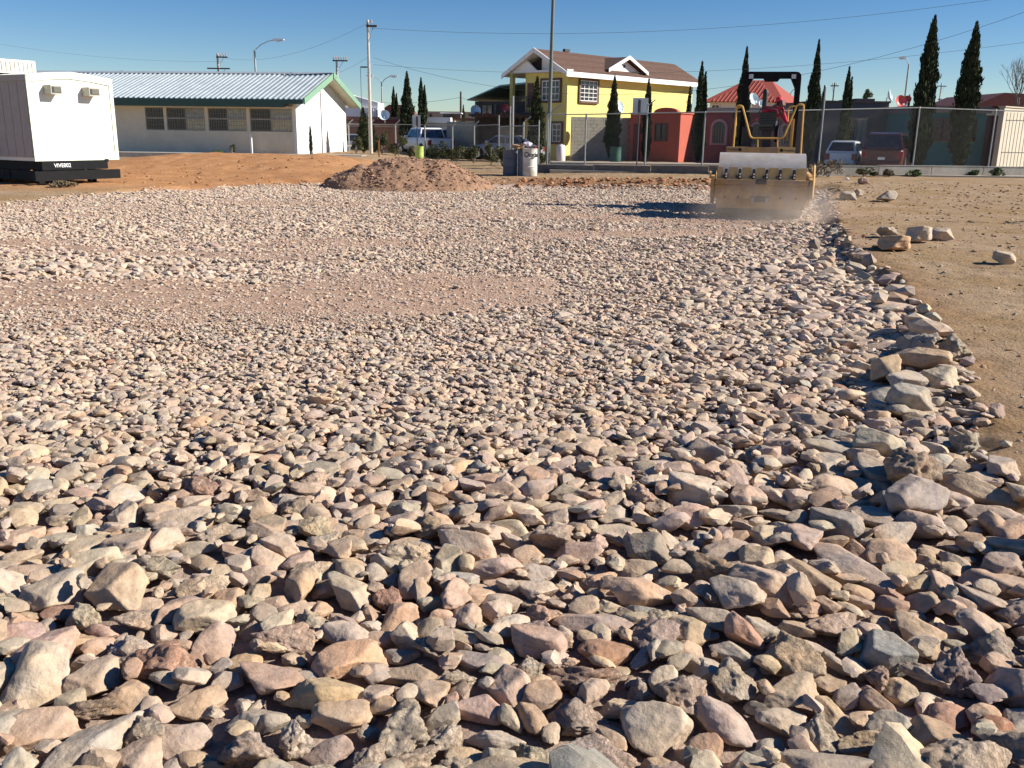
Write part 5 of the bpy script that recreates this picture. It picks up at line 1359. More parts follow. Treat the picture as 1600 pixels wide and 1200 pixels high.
# ================================================================== cars
def loft(m, secs):
    rings = [[m.bm.verts.new(p) for p in s] for s in secs]; n = len(rings[0])
    for A, B in zip(rings, rings[1:]):
        for k in range(n): m.bm.faces.new((A[k], A[(k + 1) % n], B[(k + 1) % n], B[k]))
    m.bm.faces.new(rings[0][::-1]); m.bm.faces.new(rings[-1]); return m
def car(kind, label, cat, loc, heading, paint, name):
    """x forward, y left"""
    T = thing(name, label, cat, loc, heading, 'vehicles parked on the street')
    S = {'pickup': dict(L=5.7, W=1.98, sill=.5, belt=1.22, hood=1.12, top=1.93, g0=1.0, g1=.55, gr=-1.25, gb=-1.45, r=.40, fa=1.85, ra=-1.75),
         'sedan': dict(L=4.5, W=1.74, sill=.28, belt=.92, hood=.86, top=1.43, g0=1.0, g1=.35, gr=-1.0, gb=-1.7, r=.32, fa=1.4, ra=-1.3),
         'hatch': dict(L=3.7, W=1.62, sill=.27, belt=.9, hood=.86, top=1.45, g0=1.0, g1=.4, gr=-1.5, gb=-1.82, r=.29, fa=1.2, ra=-1.2),
         'van': dict(L=4.8, W=1.92, sill=.32, belt=1.1, hood=1.05, top=1.86, g0=1.3, g1=.7, gr=-2.15, gb=-2.36, r=.36, fa=1.55, ra=-1.45)}[kind]
    L, Wd_, h = S['L'], S['W'] / 2, S['top']
    def sec(x, w, zl, zh, e=.07):
        return [(x, -w + e, zl), (x, -w, zl + e * 1.5), (x, -w, zh - e * 1.6), (x, -w + e * .9, zh), (x, w - e * .9, zh), (x, w, zh - e * 1.6), (x, w, zl + e * 1.5), (x, w - e, zl)]
    m = MB(); f, b_ = L / 2, -L / 2
    hd = S['hood']; bl = S['belt']
    bedz = bl + (.06 if kind == 'pickup' else 0)
    loft(m, [sec(b_, Wd_ * .9, S['sill'] + .12, bedz - .05), sec(b_ + .12, Wd_ * .985, S['sill'], bedz), sec(b_ + 1.2, Wd_, S['sill'] - .02, bedz), sec(S['gr'] + .02, Wd_, S['sill'] - .02, bl),
             sec(S['g0'], Wd_, S['sill'] - .02, bl), sec(S['g0'] + .4, Wd_ * .99, S['sill'] - .02, hd), sec(f - .35, Wd_ * .95, S['sill'], hd - .07), sec(f - .06, Wd_ * .87, S['sill'] + .06, hd - .2), sec(f, Wd_ * .8, S['sill'] + .12, hd - .3)])
    body = m.build('body', M[paint], T, True)
    # cabin
    g0, g1, gr, gb = S['g0'], S['g1'], S['gr'], S['gb']
    wb, wt_ = Wd_ - .05, Wd_ - .24
    c = MB(); sx = [(gb, bl - .02), (gr, h), (g1, h), (g0, bl - .02)]
    v = [(gb, wb, bl - .02), (gr, wt_, h - .03), (g1, wt_, h - .03), (g0, wb, bl - .02)]
    vl = [c.bm.verts.new(p) for p in v]; vr = [c.bm.verts.new((p[0], -p[1], p[2])) for p in v]
    tl = [c.bm.verts.new(((gr + .15), wt_ - .12, h + .01)), c.bm.verts.new((g1 - .15, wt_ - .12, h + .01))]; tr = [c.bm.verts.new(((gr + .15), -wt_ + .12, h + .01)), c.bm.verts.new((g1 - .15, -wt_ + .12, h + .01))]
    for fc in ((vl[0], vl[1], vl[2], vl[3]), (vr[3], vr[2], vr[1], vr[0]), (vl[0], vr[0], vr[1], vl[1]), (vl[3], vl[2], vr[2], vr[3]), (vl[0], vl[3], vr[3], vr[0]),
               (tl[0], tl[1], tr[1], tr[0]), (vl[1], tl[0], tl[1], vl[2]), (vr[2], tr[1], tr[0], vr[1]), (vl[1], vr[1], tr[0], tl[0]), (vl[2], tl[1], tr[1], vr[2])): c.bm.faces.new(fc)
    c.build('cabin', M[paint], T, True)
    def pane(pts, off, name='window'):
        a, b2, c2, d2 = [Vector(p) for p in pts]; n = (b2 - a).cross(d2 - a).normalized() * off
        mm = MB(); P1 = [p + n for p in (a, b2, c2, d2)]; P0 = [p - n * .3 for p in (a, b2, c2, d2)]
        vs = [mm.bm.verts.new(p) for p in P0 + P1]
        for q_ in ((0, 1, 2, 3), (4, 5, 6, 7), (0, 1, 5, 4), (1, 2, 6, 5), (2, 3, 7, 6), (3, 0, 4, 7)): mm.bm.faces.new([vs[i] for i in q_])
        mm.build(name, M['car_glass'], T)
    for s in (1, -1):
        def side(x, z):
            t = (z - bl) / (h - .03 - bl); return (x, s * (wb + (wt_ - wb) * t), z)
        zl, zh = bl + .05, h - .12
        tt = lambda z: (z - bl) / (h - bl)
        xr = lambda z: gb + (gr - gb) * tt(z); xf = lambda z: g0 + (g1 - g0) * tt(z)
        cuts = [0, .46, .93] if kind in ('pickup', 'sedan') else [0, .36, .68, .95]
        span = lambda z: (xr(z) + .12, xf(z) - .1)
        for i in range(len(cuts) - 1):
            (a0, a1), (b0, b1) = span(zl), span(zh)
            c0, c1 = cuts[i] / cuts[-1] + .015, cuts[i + 1] / cuts[-1] - .015
            pts = [side(a0 + (a1 - a0) * c0, zl), side(a0 + (a1 - a0) * c1, zl), side(b0 + (b1 - b0) * c1, zh), side(b0 + (b1 - b0) * c0, zh)]
            pane(pts if s == -1 else pts[::-1], .012)
    def ends(xb, xt, s, nm):
        t0, t1 = .1, .86
        z0_, z1_ = bl + (h - bl) * t0, bl + (h - bl) * t1
        X0, X1 = xb + (xt - xb) * t0, xb + (xt - xb) * t1
        w0 = wb + (wt_ - wb) * t0 - .1; w1 = wb + (wt_ - wb) * t1 - .1
        pts = [(X0, w0, z0_), (X0, -w0, z0_), (X1, -w1, z1_), (X1, w1, z1_)]
        pane(pts if s > 0 else pts[::-1], .012 if True else 0, nm)
    ends(gb, gr, 1, 'rear_window'); ends(g0, g1, -1, 'windscreen')
    # wheels
    for ax in (S['fa'], S['ra']):
        for s in (1, -1):
            y = s * (Wd_ - .12)
            a_ = MB().cyl((ax, y - .13, S['r'] + .06), (ax, y + .13, S['r'] + .06), S['r'] + .07, n=22).build('wheel_arch', M['black_steel'], T)
            w_ = MB().cyl((ax, y - .11 + s * .04, S['r']), (ax, y + .11 + s * .04, S['r']), S['r'], n=22).build('wheel', M['rubber'], T, True)
            MB().cyl((ax, y - .115 + s * .04, S['r']), (ax, y + .117 + s * .04, S['r']), S['r'] * .6, n=14).build('rim', M['chrome'], w_, True)
    # lights, bumpers, plate, mirrors, handles
    for s in (1, -1):
        MB().b2((b_ - .02, s * (Wd_ - .28), bl - .42), (b_ + .15, s * (Wd_ - .025), bl - .08), bev=.02).build('tail_light', M['tail_red'], T)
        MB().b2((f - .3, s * (Wd_ - .5), hd - .36), (f - .02, s * (Wd_ - .17), hd - .2), bev=.02).build('headlight', M['head_clear'], T)
        MB().b2((g0 - .35, s * (Wd_ - .03), bl + .03), (g0 - .15, s * (Wd_ + .18), bl + .2), bev=.04).build('mirror', M[paint], T)
        for hx in (g0 - 1.1, g0 - 2.0): MB().b2((hx, s * (Wd_ - .01), bl - .13), (hx + .16, s * (Wd_ + .025), bl - .09)).build('door_handle', M['chrome'], T)
    MB().b2((b_ - .1, -Wd_ + .12, S['sill'] + .06), (b_ - .0, Wd_ - .12, S['sill'] + .24), bev=.03).build('rear_bumper', M['chrome' if kind == 'pickup' else paint], T)
    MB().b2((f - .12, -Wd_ + .2, S['sill'] + .02), (f + .05, Wd_ - .2, S['sill'] + .2), bev=.03).build('front_bumper', M['chrome' if kind == 'pickup' else paint], T)
    MB().b2((b_ - .115, -.16, S['sill'] + (.1 if kind == 'pickup' else .3)), (b_ - .102, .16, S['sill'] + (.22 if kind == 'pickup' else .42))).build('number_plate', M['white_trim'], T)
    if kind == 'pickup':
        MB().b2((b_ + .09, -Wd_ + .16, bl + .0), (gb - .05, Wd_ - .16, bl + .063)).build('truck_bed', M['black_steel'], T)
        MB().b2((b_ - .03, -.09, bl - .28), (b_ - .005, .09, bl - .12), bev=.02).build('tailgate_badge', M['iron_dark'], T)
    return T
p = W(660, 243, 65.5); car('pickup', 'white crew cab pickup truck parked behind the left fence', 'pickup truck', (p.x + .15, p.y, 0), math.atan2(.88, -.48), 'paint_white', 'pickup_truck')
p = W(692, 243, 73); car('van', 'pale car parked just behind the white pickup', 'car', (p.x, p.y, 0), math.atan2(.88, -.3), 'paint_silver', 'parked_car')
p = W(788, 240, 57.5); car('sedan', 'silver sedan standing in the shaded carport left of the yellow house', 'car', (p.x, p.y, 0.1), math.atan2(.35, -.93), 'paint_silver', 'parked_car')
p = W(546, 240, 69); car('sedan', 'dark silver car half hidden behind the school gable', 'car', (p.x, p.y, 0), R(100), 'paint_silver', 'parked_car')
p = W(1322, 248, 50); car('hatch', 'white hatchback seen from behind on the right of the roller', 'car', (p.x, p.y, .06), R(62), 'paint_white', 'parked_car')
p = W(1387, 248, 47.4); car('van', 'dark red van parked between the white hatchback and the tallest cypress', 'van', (p.x, p.y, .06), R(62), 'paint_red', 'parked_van')

# ================================================================== trees
def cypress_mesh(seed, H, Rm, n=6500, fork=False, sparse=1.0):
    rs = random.Random(seed); m = bmesh.new()
    ph = [rs.uniform(0, 6.28) for _ in range(6)]
    tips = [(0, 0, H, 1.0)]
    if fork: tips = [(-Rm * .3, 0, H, .85), (Rm * .42, .05, H * .9, .62)]
    def prof(t):
        return (min(1, (t / .16)) ** .55 * .82 + .18 * math.sin(min(1, t / .4) * math.pi / 2)) * (1 - max(0, (t - .35) / .65) ** 1.5) ** .95 if t < 1 else 0
    def rad(t, a, k): 
        l = .16 * math.sin(a * 2 + ph[0] + t * 7) + .13 * math.sin(a * 3 + ph[1] - t * 13) + .12 * math.sin(t * 31 + ph[2] + a) + .08 * math.sin(t * 57 + ph[3] - 2 * a)
        return Rm * k * prof(t) * (1 + l)
    for (tx, ty, Ht, k) in tips:
        cnt = int(n * k)
        for _ in range(cnt):
            t = rs.random() ** .92; a = rs.uniform(0, 2 * math.pi)
            r0 = rad(t, a, k); r = r0 * (1 - .45 * rs.random() ** 2) + rs.gauss(0, .028)
            if rs.random() < .06: r *= 1.2
            bx = tx * min(1, t * 1.5); x = bx + r * math.cos(a); y = ty + r * math.sin(a); z = .12 + t * (Ht - .12) * .99
            ln = rs.uniform(.14, .34) * (1 - .35 * t); wd = rs.uniform(.03, .065)
            if t > .93: wd *= .6
            dv = Vector((math.cos(a) * rs.uniform(.05, .4) + rs.gauss(0, .12), math.sin(a) * rs.uniform(.05, .4) + rs.gauss(0, .12), 1)).normalized()
            sd = dv.cross(Vector((rs.gauss(0, 1), rs.gauss(0, 1), rs.gauss(0, .6)))).normalized() * wd
            p = Vector((x, y, z)); q = p + dv * ln
            m.faces.new([m.verts.new(p - sd * .6), m.verts.new(p + dv * ln * .5 - sd), m.verts.new(q), m.verts.new(p + dv * ln * .45 + sd), m.verts.new(p + sd * .6)][:5])
        if sparse >= 1:
            rings = []
            for i in range(16):
                t = i / 15 * .94 + .015; rings.append([m.verts.new((tx * min(1, t * 1.5) + rad(t, b, k) * .74 * math.cos(b), ty + rad(t, b, k) * .74 * math.sin(b), .12 + t * (Ht - .12))) for b in [j * math.pi / 6 for j in range(12)]])
            for A, B in zip(rings, rings[1:]):
                for j in range(12): m.faces.new((A[j], A[(j + 1) % 12], B[(j + 1) % 12], B[j]))
    me = bpy.data.meshes.new('crown'); m.to_mesh(me); m.free(); me.materials.append(M['cypress']); return me
CYP = {'a': (cypress_mesh(1, 7, .60), 7), 'b': (cypress_mesh(2, 7, .68), 7), 'c': (cypress_mesh(3, 7, .62, fork=True), 7), 'd': (cypress_mesh(4, 7, .56, 5200), 7), 's': (cypress_mesh(5, 7, .5, 3600, sparse=.5), 7)}
TRUNK = MB().tube([(0, 0, -.2), (.01, 0, .4), (-.01, .01, 2.5)], [.11, .09, .05], 8).mesh('trunk', M['bark'], True)
def cypress(px, D, ytop, kind, wpx, label, zb_=None):
    x, y = xy(px, D); z0 = (gz(x, y) if y < 60 else 0) if zb_ is None else zb_
    T = thing('cypress_tree', label, 'tree', (x, y, z0), random.uniform(0, 6), 'columnar cypress trees')
    me, h = CYP[kind]; H = zt(px, ytop, D) - z0; s = H / h; wid = wpx / 1440 * D / 2
    T.scale = (1, 1, 1)
    base_r = {'a': .60, 'b': .68, 'c': .62 * 1.25, 'd': .56, 's': .5}[kind]
    c = link('crown', me, T); c.scale = (wid / base_r, wid / base_r, s)
    if kind == 'c': T.rotation_euler = (0, 0, .15)
    t = link('trunk', TRUNK, T); t.scale = (1, 1, s)
    return T
for a in [
 (568, 59, 168, 'd', 16, 'short blunt cypress immediately right of the tallest pale utility pole'),
 (582, 62, 185, 'd', 9, 'thin young cypress just behind the tallest pale utility pole'),
 (618, 73, 136, 'c', 15, 'shortest of the three cypresses behind the white pickup, on their left'),
 (637, 72, 112, 'b', 19, 'middle and highest of the three cypresses behind the white pickup'),
 (661, 72.5, 122, 'c', 18, 'fork-topped right cypress of the three behind the white pickup'),
 (724, 78, 164, 'd', 7, 'tiny dark cypress beside the short wooden utility pole'),
 (838, 56.5, 120, 's', 20, 'thin see-through cypress in front of the yellow house porch'),
 (957, 55, 119, 'b', 19, 'cypress with a bulging middle in front of the block wall'),
 (1010, 55, 124, 'd', 14, 'slender cypress behind the larger road sign'),
 (1074, 62, 135, 'd', 11, 'small distant cypress at the right end of the yellow house'),
 (1093, 54.5, 97, 'c', 23, 'bushy double-tipped cypress left of the roller'),
 (1157, 54.5, 74, 'a', 18, 'tall cypress rising directly behind the left side of the roller cab'),
 (1266, 54, 63, 'a', 18, 'tall cypress just right of the roller cab'),
 (1281, 80, 134, 'd', 9, 'tiny distant cypress right of the roller behind the grey house'),
 (1319, 50, 105, 'c', 21, 'double-tipped cypress above the white hatchback'),
 (1414, 80, 148, 'd', 8, 'tiny distant cypress behind the red satellite dish'),
 (1438, 46.5, 25, 'b', 31, 'tallest and broadest cypress, left of the pair at the teal house'),
 (1503, 46.5, 35, 'a', 31, 'second tallest cypress, right of the pair at the teal house'),
 (485, 52.5, 194, 'd', 5, 'very thin young cypress in front of the white school gable')]:
    cypress(*a)
def leaf_ball(seed, n, rx, ry, rz_, ls=.06, up=.3):
    rs = random.Random(seed); m = bmesh.new()
    cl = [(rs.uniform(-.6, .6), rs.uniform(-.6, .6), rs.uniform(-.5, .7), rs.uniform(.25, .5)) for _ in range(9)]
    for _ in range(n):
        cx, cy, cz, cr = rs.choice(cl); d = Vector((rs.gauss(0, 1), rs.gauss(0, 1), rs.gauss(0, 1))).normalized() * cr * (1 - .4 * rs.random() ** 2)
        p = Vector(((cx + d.x) * rx, (cy + d.y) * ry, (cz + d.z) * rz_ + rz_))
        if p.z < 0: p.z = rs.uniform(0, .1)
        a = Vector((rs.gauss(0, 1), rs.gauss(0, 1), rs.gauss(up, 1))).normalized() * ls * rs.uniform(.6, 1.5)
        b = a.cross(Vector((rs.gauss(0, 1), rs.gauss(0, 1), rs.gauss(0, 1)))).normalized() * ls * .45
        m.faces.new([m.verts.new(p - a), m.verts.new(p + b), m.verts.new(p + a), m.verts.new(p - b)])
    me = bpy.data.meshes.new('foliage'); m.to_mesh(me); m.free(); return me
def shrub(px, D, wpx, hpx, m, label, cat='shrub', name='shrub', n=700, zb_=None, seed=None, ls=.06, grp='bushes along the left fence'):
    x, y = xy(px, D); z0 = gz(x, y) if zb_ is None else zb_
    T = thing(name, label, cat, (x, y, z0), random.uniform(0, 3) * 0, grp)
    w_, h_ = wpx / 1440 * D, hpx * (1.35 if grp == 'bushes along the left fence' else 1) / 1440 * D
    me = leaf_ball(random.randrange(9999), n, w_ / 2, min(w_ / 2, .8), h_ / 2, ls); me.materials.append(M[m]); link('foliage', me, T)
    st = MB()
    for k in range(6):
        a = random.uniform(0, 6.28); st.tube([(0, 0, -.05), (math.cos(a) * w_ * .15, math.sin(a) * .2, h_ * .4), (math.cos(a) * w_ * .35, math.sin(a) * .3, h_ * .8)], .012, 4)
    st.build('stem', M['twig'], T); return T
for (px, D, wp, hp, mm, lab) in [
 (556, 56.5, 22, 18, 'shrub', 'scrubby bush at the corner of the school behind the low ledge'),
 (596, 57, 26, 24, 'shrub_dark', 'dark scrubby bush right of the pale utility pole and stake'),
 (622, 57, 30, 22, 'shrub', 'grey green bush under the left fence post in front of the pickup'),
 (640, 55.5, 16, 16, 'shrub', 'small dry bush left of the yellow green drum'),
 (682, 56, 34, 20, 'shrub_dark', 'dark bush right of the yellow green drum'),
 (714, 55, 34, 20, 'shrub', 'bush in front of the pickup tailgate'),
 (740, 53, 30, 22, 'shrub_dark', 'dark green bush left of the gate bushes'),
 (768, 49, 32, 26, 'shrub', 'pale green bush in front of the silver sedan'),
 (788, 45.5, 24, 26, 'shrub', 'olive bush touching the grey drums'),
 (826, 50, 26, 26, 'shrub_dark', 'straggly bush behind the white drum'),
 (845, 46, 16, 20, 'shrub', 'small bush at the foot of the tall grey green pole')]:
    shrub(px, D, wp, hp, mm, lab, n=1500, ls=.05)
for (px, D, wp, hp, mm, lab) in [
 (1300, 39.0, 42, 26, 'dry_weed', 'dry brown brush against the wall right of the roller'),
 (1276, 37.5, 30, 24, 'dry_weed', 'grey dry brush closest to the roller drum'),
 (1357, 40.0, 30, 15, 'shrub', 'olive weed clump by the pale low wall'),
 (1372, 40.2, 16, 8, 'weed', 'small green weed beside the olive clump'),
 (1396, 40.2, 18, 11, 'dry_weed', 'round dry weed left of the fence post'),
 (1437, 40.4, 30, 11, 'weed', 'bright green weed under the middle fence post'),
 (1567, 41.2, 26, 14, 'weed', 'leafy green weed against the wall near the right edge'),
 (1530, 41.3, 18, 10, 'weed', 'small leafy weed left of the leafy one at the wall')]:
    shrub(px, D, wp, hp, mm, lab, name='weed', cat='weed', n=500, ls=.05, grp='weeds at the foot of the low wall')
for (px, D, wp, hp, mm, lab, cat, nm) in [
 (362, 52, 8, 16, 'shrub_dark', 'small dark sapling in front of the school wall', 'sapling', 'sapling'),
 (340, 43, 20, 4, 'weed', 'thin weeds on the orange bank before the school', 'weed', 'weed'),
 (90, 27.0, 40, 9, 'dry_weed', 'low dry grass tuft under the trailer end', 'weed', 'weed'),
 (1237, 70, 22, 26, 'tree_green', 'small leafy tree seen behind the operator', 'tree', 'leafy_tree'),
 (1348, 72, 16, 18, 'tree_green', 'light green tree top above the grey house roof', 'tree', 'leafy_tree')]:
    T = shrub(px, D, wp, hp, mm, lab, cat, nm, 900, ls=.07 if D > 60 else .04, grp=None, zb_=(None if D < 60 else 0))
    if D > 60:
        for ch in T.children: ch.location.z += zt(px, {1237: 186, 1348: 158}[px], D)
        MB().tube([(0, 0, 0), (.05, 0, zt(px, {1237: 180, 1348: 156}[px], D))], .07, 6).build('trunk', M['bark'], T)
# bare tree at the right edge
x, y = xy(1583, 58); T = thing('bare_tree', 'leafless tree with upright pale branches at the right edge', 'tree', (x, y, 0))
zt0 = zt(1583, 150, 58); MB().tube([(0, 0, 0), (.05, 0, zt0 * .6), (0, 0, zt0)], [.14, .1, .07], 7).build('trunk', M['twig'], T, True)
Ht = zt(1583, 92, 58); brm = MB()
def branch(m, p, d, ln, r, lv):
    q = p + d * ln; mid_ = p + d * ln * .5 + Vector((random.gauss(0, .04), random.gauss(0, .04), 0)) * ln
    m.tube([p, mid_, q], [r, r * .8, r * .55], 5)
    if lv:
        for _ in range(3 if lv > 1 else 4):
            t = random.uniform(.4, 1); dd = (d + Vector((random.gauss(0, .33), random.gauss(0, .33), random.uniform(0, .4)))).normalized()
            branch(m, p.lerp(q, t), dd, ln * random.uniform(.45, .7), r * .55, lv - 1)
for k in range(7):
    a = k * .9; mb = MB(); d = Vector((math.cos(a) * .3, math.sin(a) * .3, 1)).normalized()
    branch(mb, Vector((0, 0, zt0 * (.7 + .04 * k))), d, (Ht - zt0) * .75, .035, 3); mb.build('branch', M['twig'], T)

# ================================================================== drums and small things
def drum(px, D, r, h, m, label, lid=None):
    p = xy(px, D); z0 = gz(*p); T = thing('steel_drum', label, 'drum', (*p, z0), 0, 'steel drums used as bins')
    pr = [(r * .97, 0), (r, .02), (r, h * .32), (r + .018, h * .335), (r, h * .35), (r, h * .65), (r + .018, h * .665), (r, h * .68), (r, h - .02), (r + .012, h), (r - .02, h), (r - .02, h - .3), (.01, h - .3)]
    MB().lathe(pr, n=28).build('shell', M[m], T, True); return T
TW = drum(828.5, 38.2, .30, 1.08, 'barrel_white', 'white dented drum with a black painted word and rubbish spilling from the top')
t = text_mesh('Orgánico', .27, 'letter_black', TW, bend=(.312, R(46))); t.location = (0, 0, .83)
drum(798, 38.6, .30, 1.02, 'barrel_grey', 'blue grey drum at the left end of the bin row')
drum(812, 38.9, .29, 1.0, 'barrel_dark', 'dark green drum in the middle of the bin row')
drum(818.5, 38.3, .2, .98, 'barrel_grey', 'narrow dark blue grey bin tight against the white drum')
drum(963, 54, .32, .88, 'barrel_green', 'green drum at the foot of the bulging cypress')
drum(655, 54.5, .24, .82, 'barrel_lime', 'yellow green drum behind the gravel pile')
def lump(label, px, py, D, s, m, name, cat):
    p = W(px, py, D); v, f = rock_shape(random.randrange(999), 4, True); me = mesh_from(name, v * np.array(s), f, M[m]); o = link(name, me); o.location = p; o.rotation_euler = (.2, .3, random.random())
    return tag(o, label, cat)
lump('crumpled lilac rubbish bag on top of the white drum', 825, 225.5, 38.2, (.22, .2, .12), 'bag_pale', 'rubbish_bag', 'bag')
lump('dark rubbish bag behind the lilac one in the white drum', 820, 221.5, 38.35, (.14, .14, .16), 'navy_cloth', 'rubbish_bag', 'bag')
def cbox(label, px, py, D, s, rot, m='cardboard'):
    p = W(px, py, D); o = thing('cardboard_box', label, 'box', p, 0); o.rotation_euler = rot
    MB().b2((-s[0], -s[1], -s[2]), (s[0], s[1], s[2]), bev=.01).build('carton', M[m], o); MB().b2((-s[0], -s[1] - .12, s[2] - .01), (s[0], -s[1] - .002, s[2] + .004)).build('flap', M[m], o)
cbox('brown cardboard box sticking out of the dark green drum', 806.5, 229, 38.7, (.14, .12, .07), (.1, .1, .3))
cbox('tilted tan carton piece leaning between the drums', 815, 227.5, 38.4, (.05, .08, .1), (.1, .5, .2))
x, y = xy(591.5, 52.5); T = thing('wooden_stake', 'orange brown wooden stake beside the pale utility pole', 'stake', (x, y, gz(x, y) - .1)); MB().b2((-.04, -.02, 0), (.04, .02, .95)).build('stake', M['stake_orange'], T); MB().prism([(-.04, .953), (.04, .953), (0, 1.02)], -.02, .02, 'y').build('tip', M['stake_orange'], T)
x, y = xy(862, 56); T = thing('white_tank', 'small white container standing at the foot of the yellow house', 'container', (*xy(877, 58.2), 0.0)); MB().lathe([(.26, 0), (.28, .1), (.28, .9), (.2, 1.0), (.01, 1.02)], n=18).build('tank', M['white_trim'], T, True); MB().cyl((0, 0, 1.0), (0, 0, 1.06), .09, n=12).build('lid', M['ac_grey'], T)
for k, (px, py, lab) in enumerate([(1324, 281, 'scrap of white litter on the soil near the low wall'), (1466, 273, 'white plastic litter by the pale wall'), (1590, 276, 'pale rubbish heap piece at the right edge by the wall')]):
    p = G(px, py, .1); lump(lab, px, py - 1.5, p.y, (.12, .08, .05), 'white_trim', 'litter', 'litter')

# ================================================================== road roller
rx_, ry_ = xy(1194, 22.5); rz_ = -.17
RR = thing('road_roller', 'yellow single-drum road roller driving towards the camera in dust', 'road roller', (rx_, ry_, rz_), R(-13))
# local: -y front (towards the camera), x right in picture
dr_, dw = .74, .98
drm = MB().cyl((-dw, 0, dr_), (dw, 0, dr_), dr_, n=64).build('drum', M['dusty_steel'], RR, True)
for s in (-1, 1):
    MB().cyl((s * dw, 0, dr_), (s * (dw + .02), 0, dr_), .3, n=24).build('hub', M['dusty_frame'], drm, True)
fr = MB()
fr.b2((-1.05, -.98, .46), (1.05, -.80, .78), bev=.015)                # lower beam
fr.b2((-1.03, -1.02, .781), (1.03, -.78, .90), bev=.01)
fr.build('front_beam', M['dusty_frame'], RR)
MB().b2((-.98, -.97, .25), (.98, -.90, .457)).build('lower_plate', M['dusty_frame'], RR)
for s in (-1, 1):
    m = MB().prism([(-1.0, .5), (-1.0, .92), (-.5, 1.02), (.6, 1.05), (1.35, .95), (1.35, .62), (.5, .55), (.3, .3), (-.3, .3), (-.5, .48)], s * 1.052, s * 1.13, 'x'); m.build('side_frame', M['dusty_frame'], RR)
    if s == 1: MB().tube([(1.15, -.75, .5), (1.15, -.8, .9), (1.15, -.6, 1.22), (1.15, -.35, 1.12)], .03, 8).build('side_guard', M['cat_yellow'], RR, True)
    else: MB().cyl((-1.13, -.6, .98), (-1.18, -.6, .98), .09, n=14).build('bearing_cap', M['cat_yellow'], RR, True)
# scraper bar segments with gaps
xs_ = [-1.0, -.81, -.5, -.2, .13, .46, .78, 1.0]
ww = [(-1.0, -.87), (-.74, -.55), (-.44, -.24), (-.13, .06), (.15, .36), (.44, .66), (.75, .98)]
for a, b in ww:
    MB().prism([(-.86, .905), (-.90, .905), (-.84, 1.17), (-.80, 1.17)], a, b, 'x').build('scraper_plate', M['cat_yellow'], RR)
for k in range(6):
    xx = (ww[k][1] + ww[k + 1][0]) / 2 - .0
    a = MB().b2((xx - .03, -.92, .905), (xx + .03, -.80, 1.13)).b2((xx - .09, -.95, .93), (xx - .032, -.90, .99)).build('scraper_arm', M['iron_dark'], RR)
    MB().cyl((xx + .01, -.96, 1.02), (xx + .01, -.921, 1.02), .022, n=8).cyl((xx + .01, -.96, .96), (xx + .01, -.921, .96), .022, n=8).build('bolt', M['chrome'], a)
for xx in (-.8, -.5, -.18, .14, .45, .78):
    MB().cyl((xx, -1.0, .5), (xx, -.981, .5), .025, n=8).build('bolt', M['iron_dark'], RR)
MB().b2((-.12, -1.04, .40), (.1, -.985, .52)).build('tow_slot', M['iron_dark'], RR); MB().b2((-.13, -1.045, .80), (.11, -1.022, .92)).build('tow_point', M['iron_dark'], RR)
for s in (-.17, .15): MB().b2((s - .03, -1.05, .38), (s + .03, -.983, .50)).build('tow_lug', M['galv'], RR)
# yoke and rear body
MB().b2((-.5, 1.36, .62), (.5, 1.9, 1.0)).build('articulation_yoke', M['dusty_frame'], RR)
MB().b2((-1.05, 1.2, .65), (1.05, 1.357, .95)).build('rear_crossmember', M['dusty_frame'], RR)
bd = MB().b2((-.82, 1.95, .6), (.82, 4.6, 1.2), bev=.03).build('rear_chassis', M['dusty_frame'], RR)
MB().b2((-.62, 2.9, 1.203), (.62, 4.9, 1.5), bev=.08).build('engine_hood', M['cat_yellow'], RR)
for s in (-1, 1):
    wv = MB().lathe([(.3, -.2), (.66, -.21), (.72, -.15), (.72, .15), (.66, .21), (.3, .2)], n=32).mesh('wheel', M['rubber'], True); wv.transform(Matrix.Rotation(R(90), 4, 'Y')); o = link('wheel', wv, RR); o.location = (s * .72, 3.6, .74)
    MB().cyl((s * .04 - .2, 0, 0), (s * .04 + .2, 0, 0), .32, n=18).build('rim', M['cat_yellow'], o)
# operator platform: yellow beam with plates
dz = LP(RR, 1200, 229.5, 1.78)[1] - 1.47
MB().b2((-.86, 1.80, 1.28 + dz), (.82, 1.94, 1.46 + dz), bev=.01).build('platform_beam', M['dusty_frame'], RR)
MB().b2((-.86, 1.95, 1.26 + dz * .5), (.84, 3.1, 1.34 + dz * .5)).build('platform_floor', M['iron_dark'], RR)
pl = MB().prism([(.42, 1.28 + dz), (.84, 1.25 + dz), (.84, 1.47 + dz), (.42, 1.48 + dz)], 1.76, 1.797, 'y').build('name_plate', M['cat_yellow'], RR)
MB().cyl((.50, 1.75, 1.39 + dz), (.50, 1.759, 1.39 + dz), .042, n=16).build('logo_disc', M['letter_black'], pl)
t = text_mesh('DYNAPAC', .068, 'letter_black', pl); t.location = (.69, 1.755, 1.38 + dz)
MB().cyl((-.52, 1.79, 1.39 + dz), (-.52, 1.799, 1.39 + dz), .042, n=16).build('logo_disc', M['letter_black'], RR)
t = text_mesh('DYNAPAC', .06, 'letter_black', RR); t.location = (-.7, 1.796, 1.39 + dz)
def pt(px, py, y): x, z = LP(RR, px, py, y); return (x, y, z)
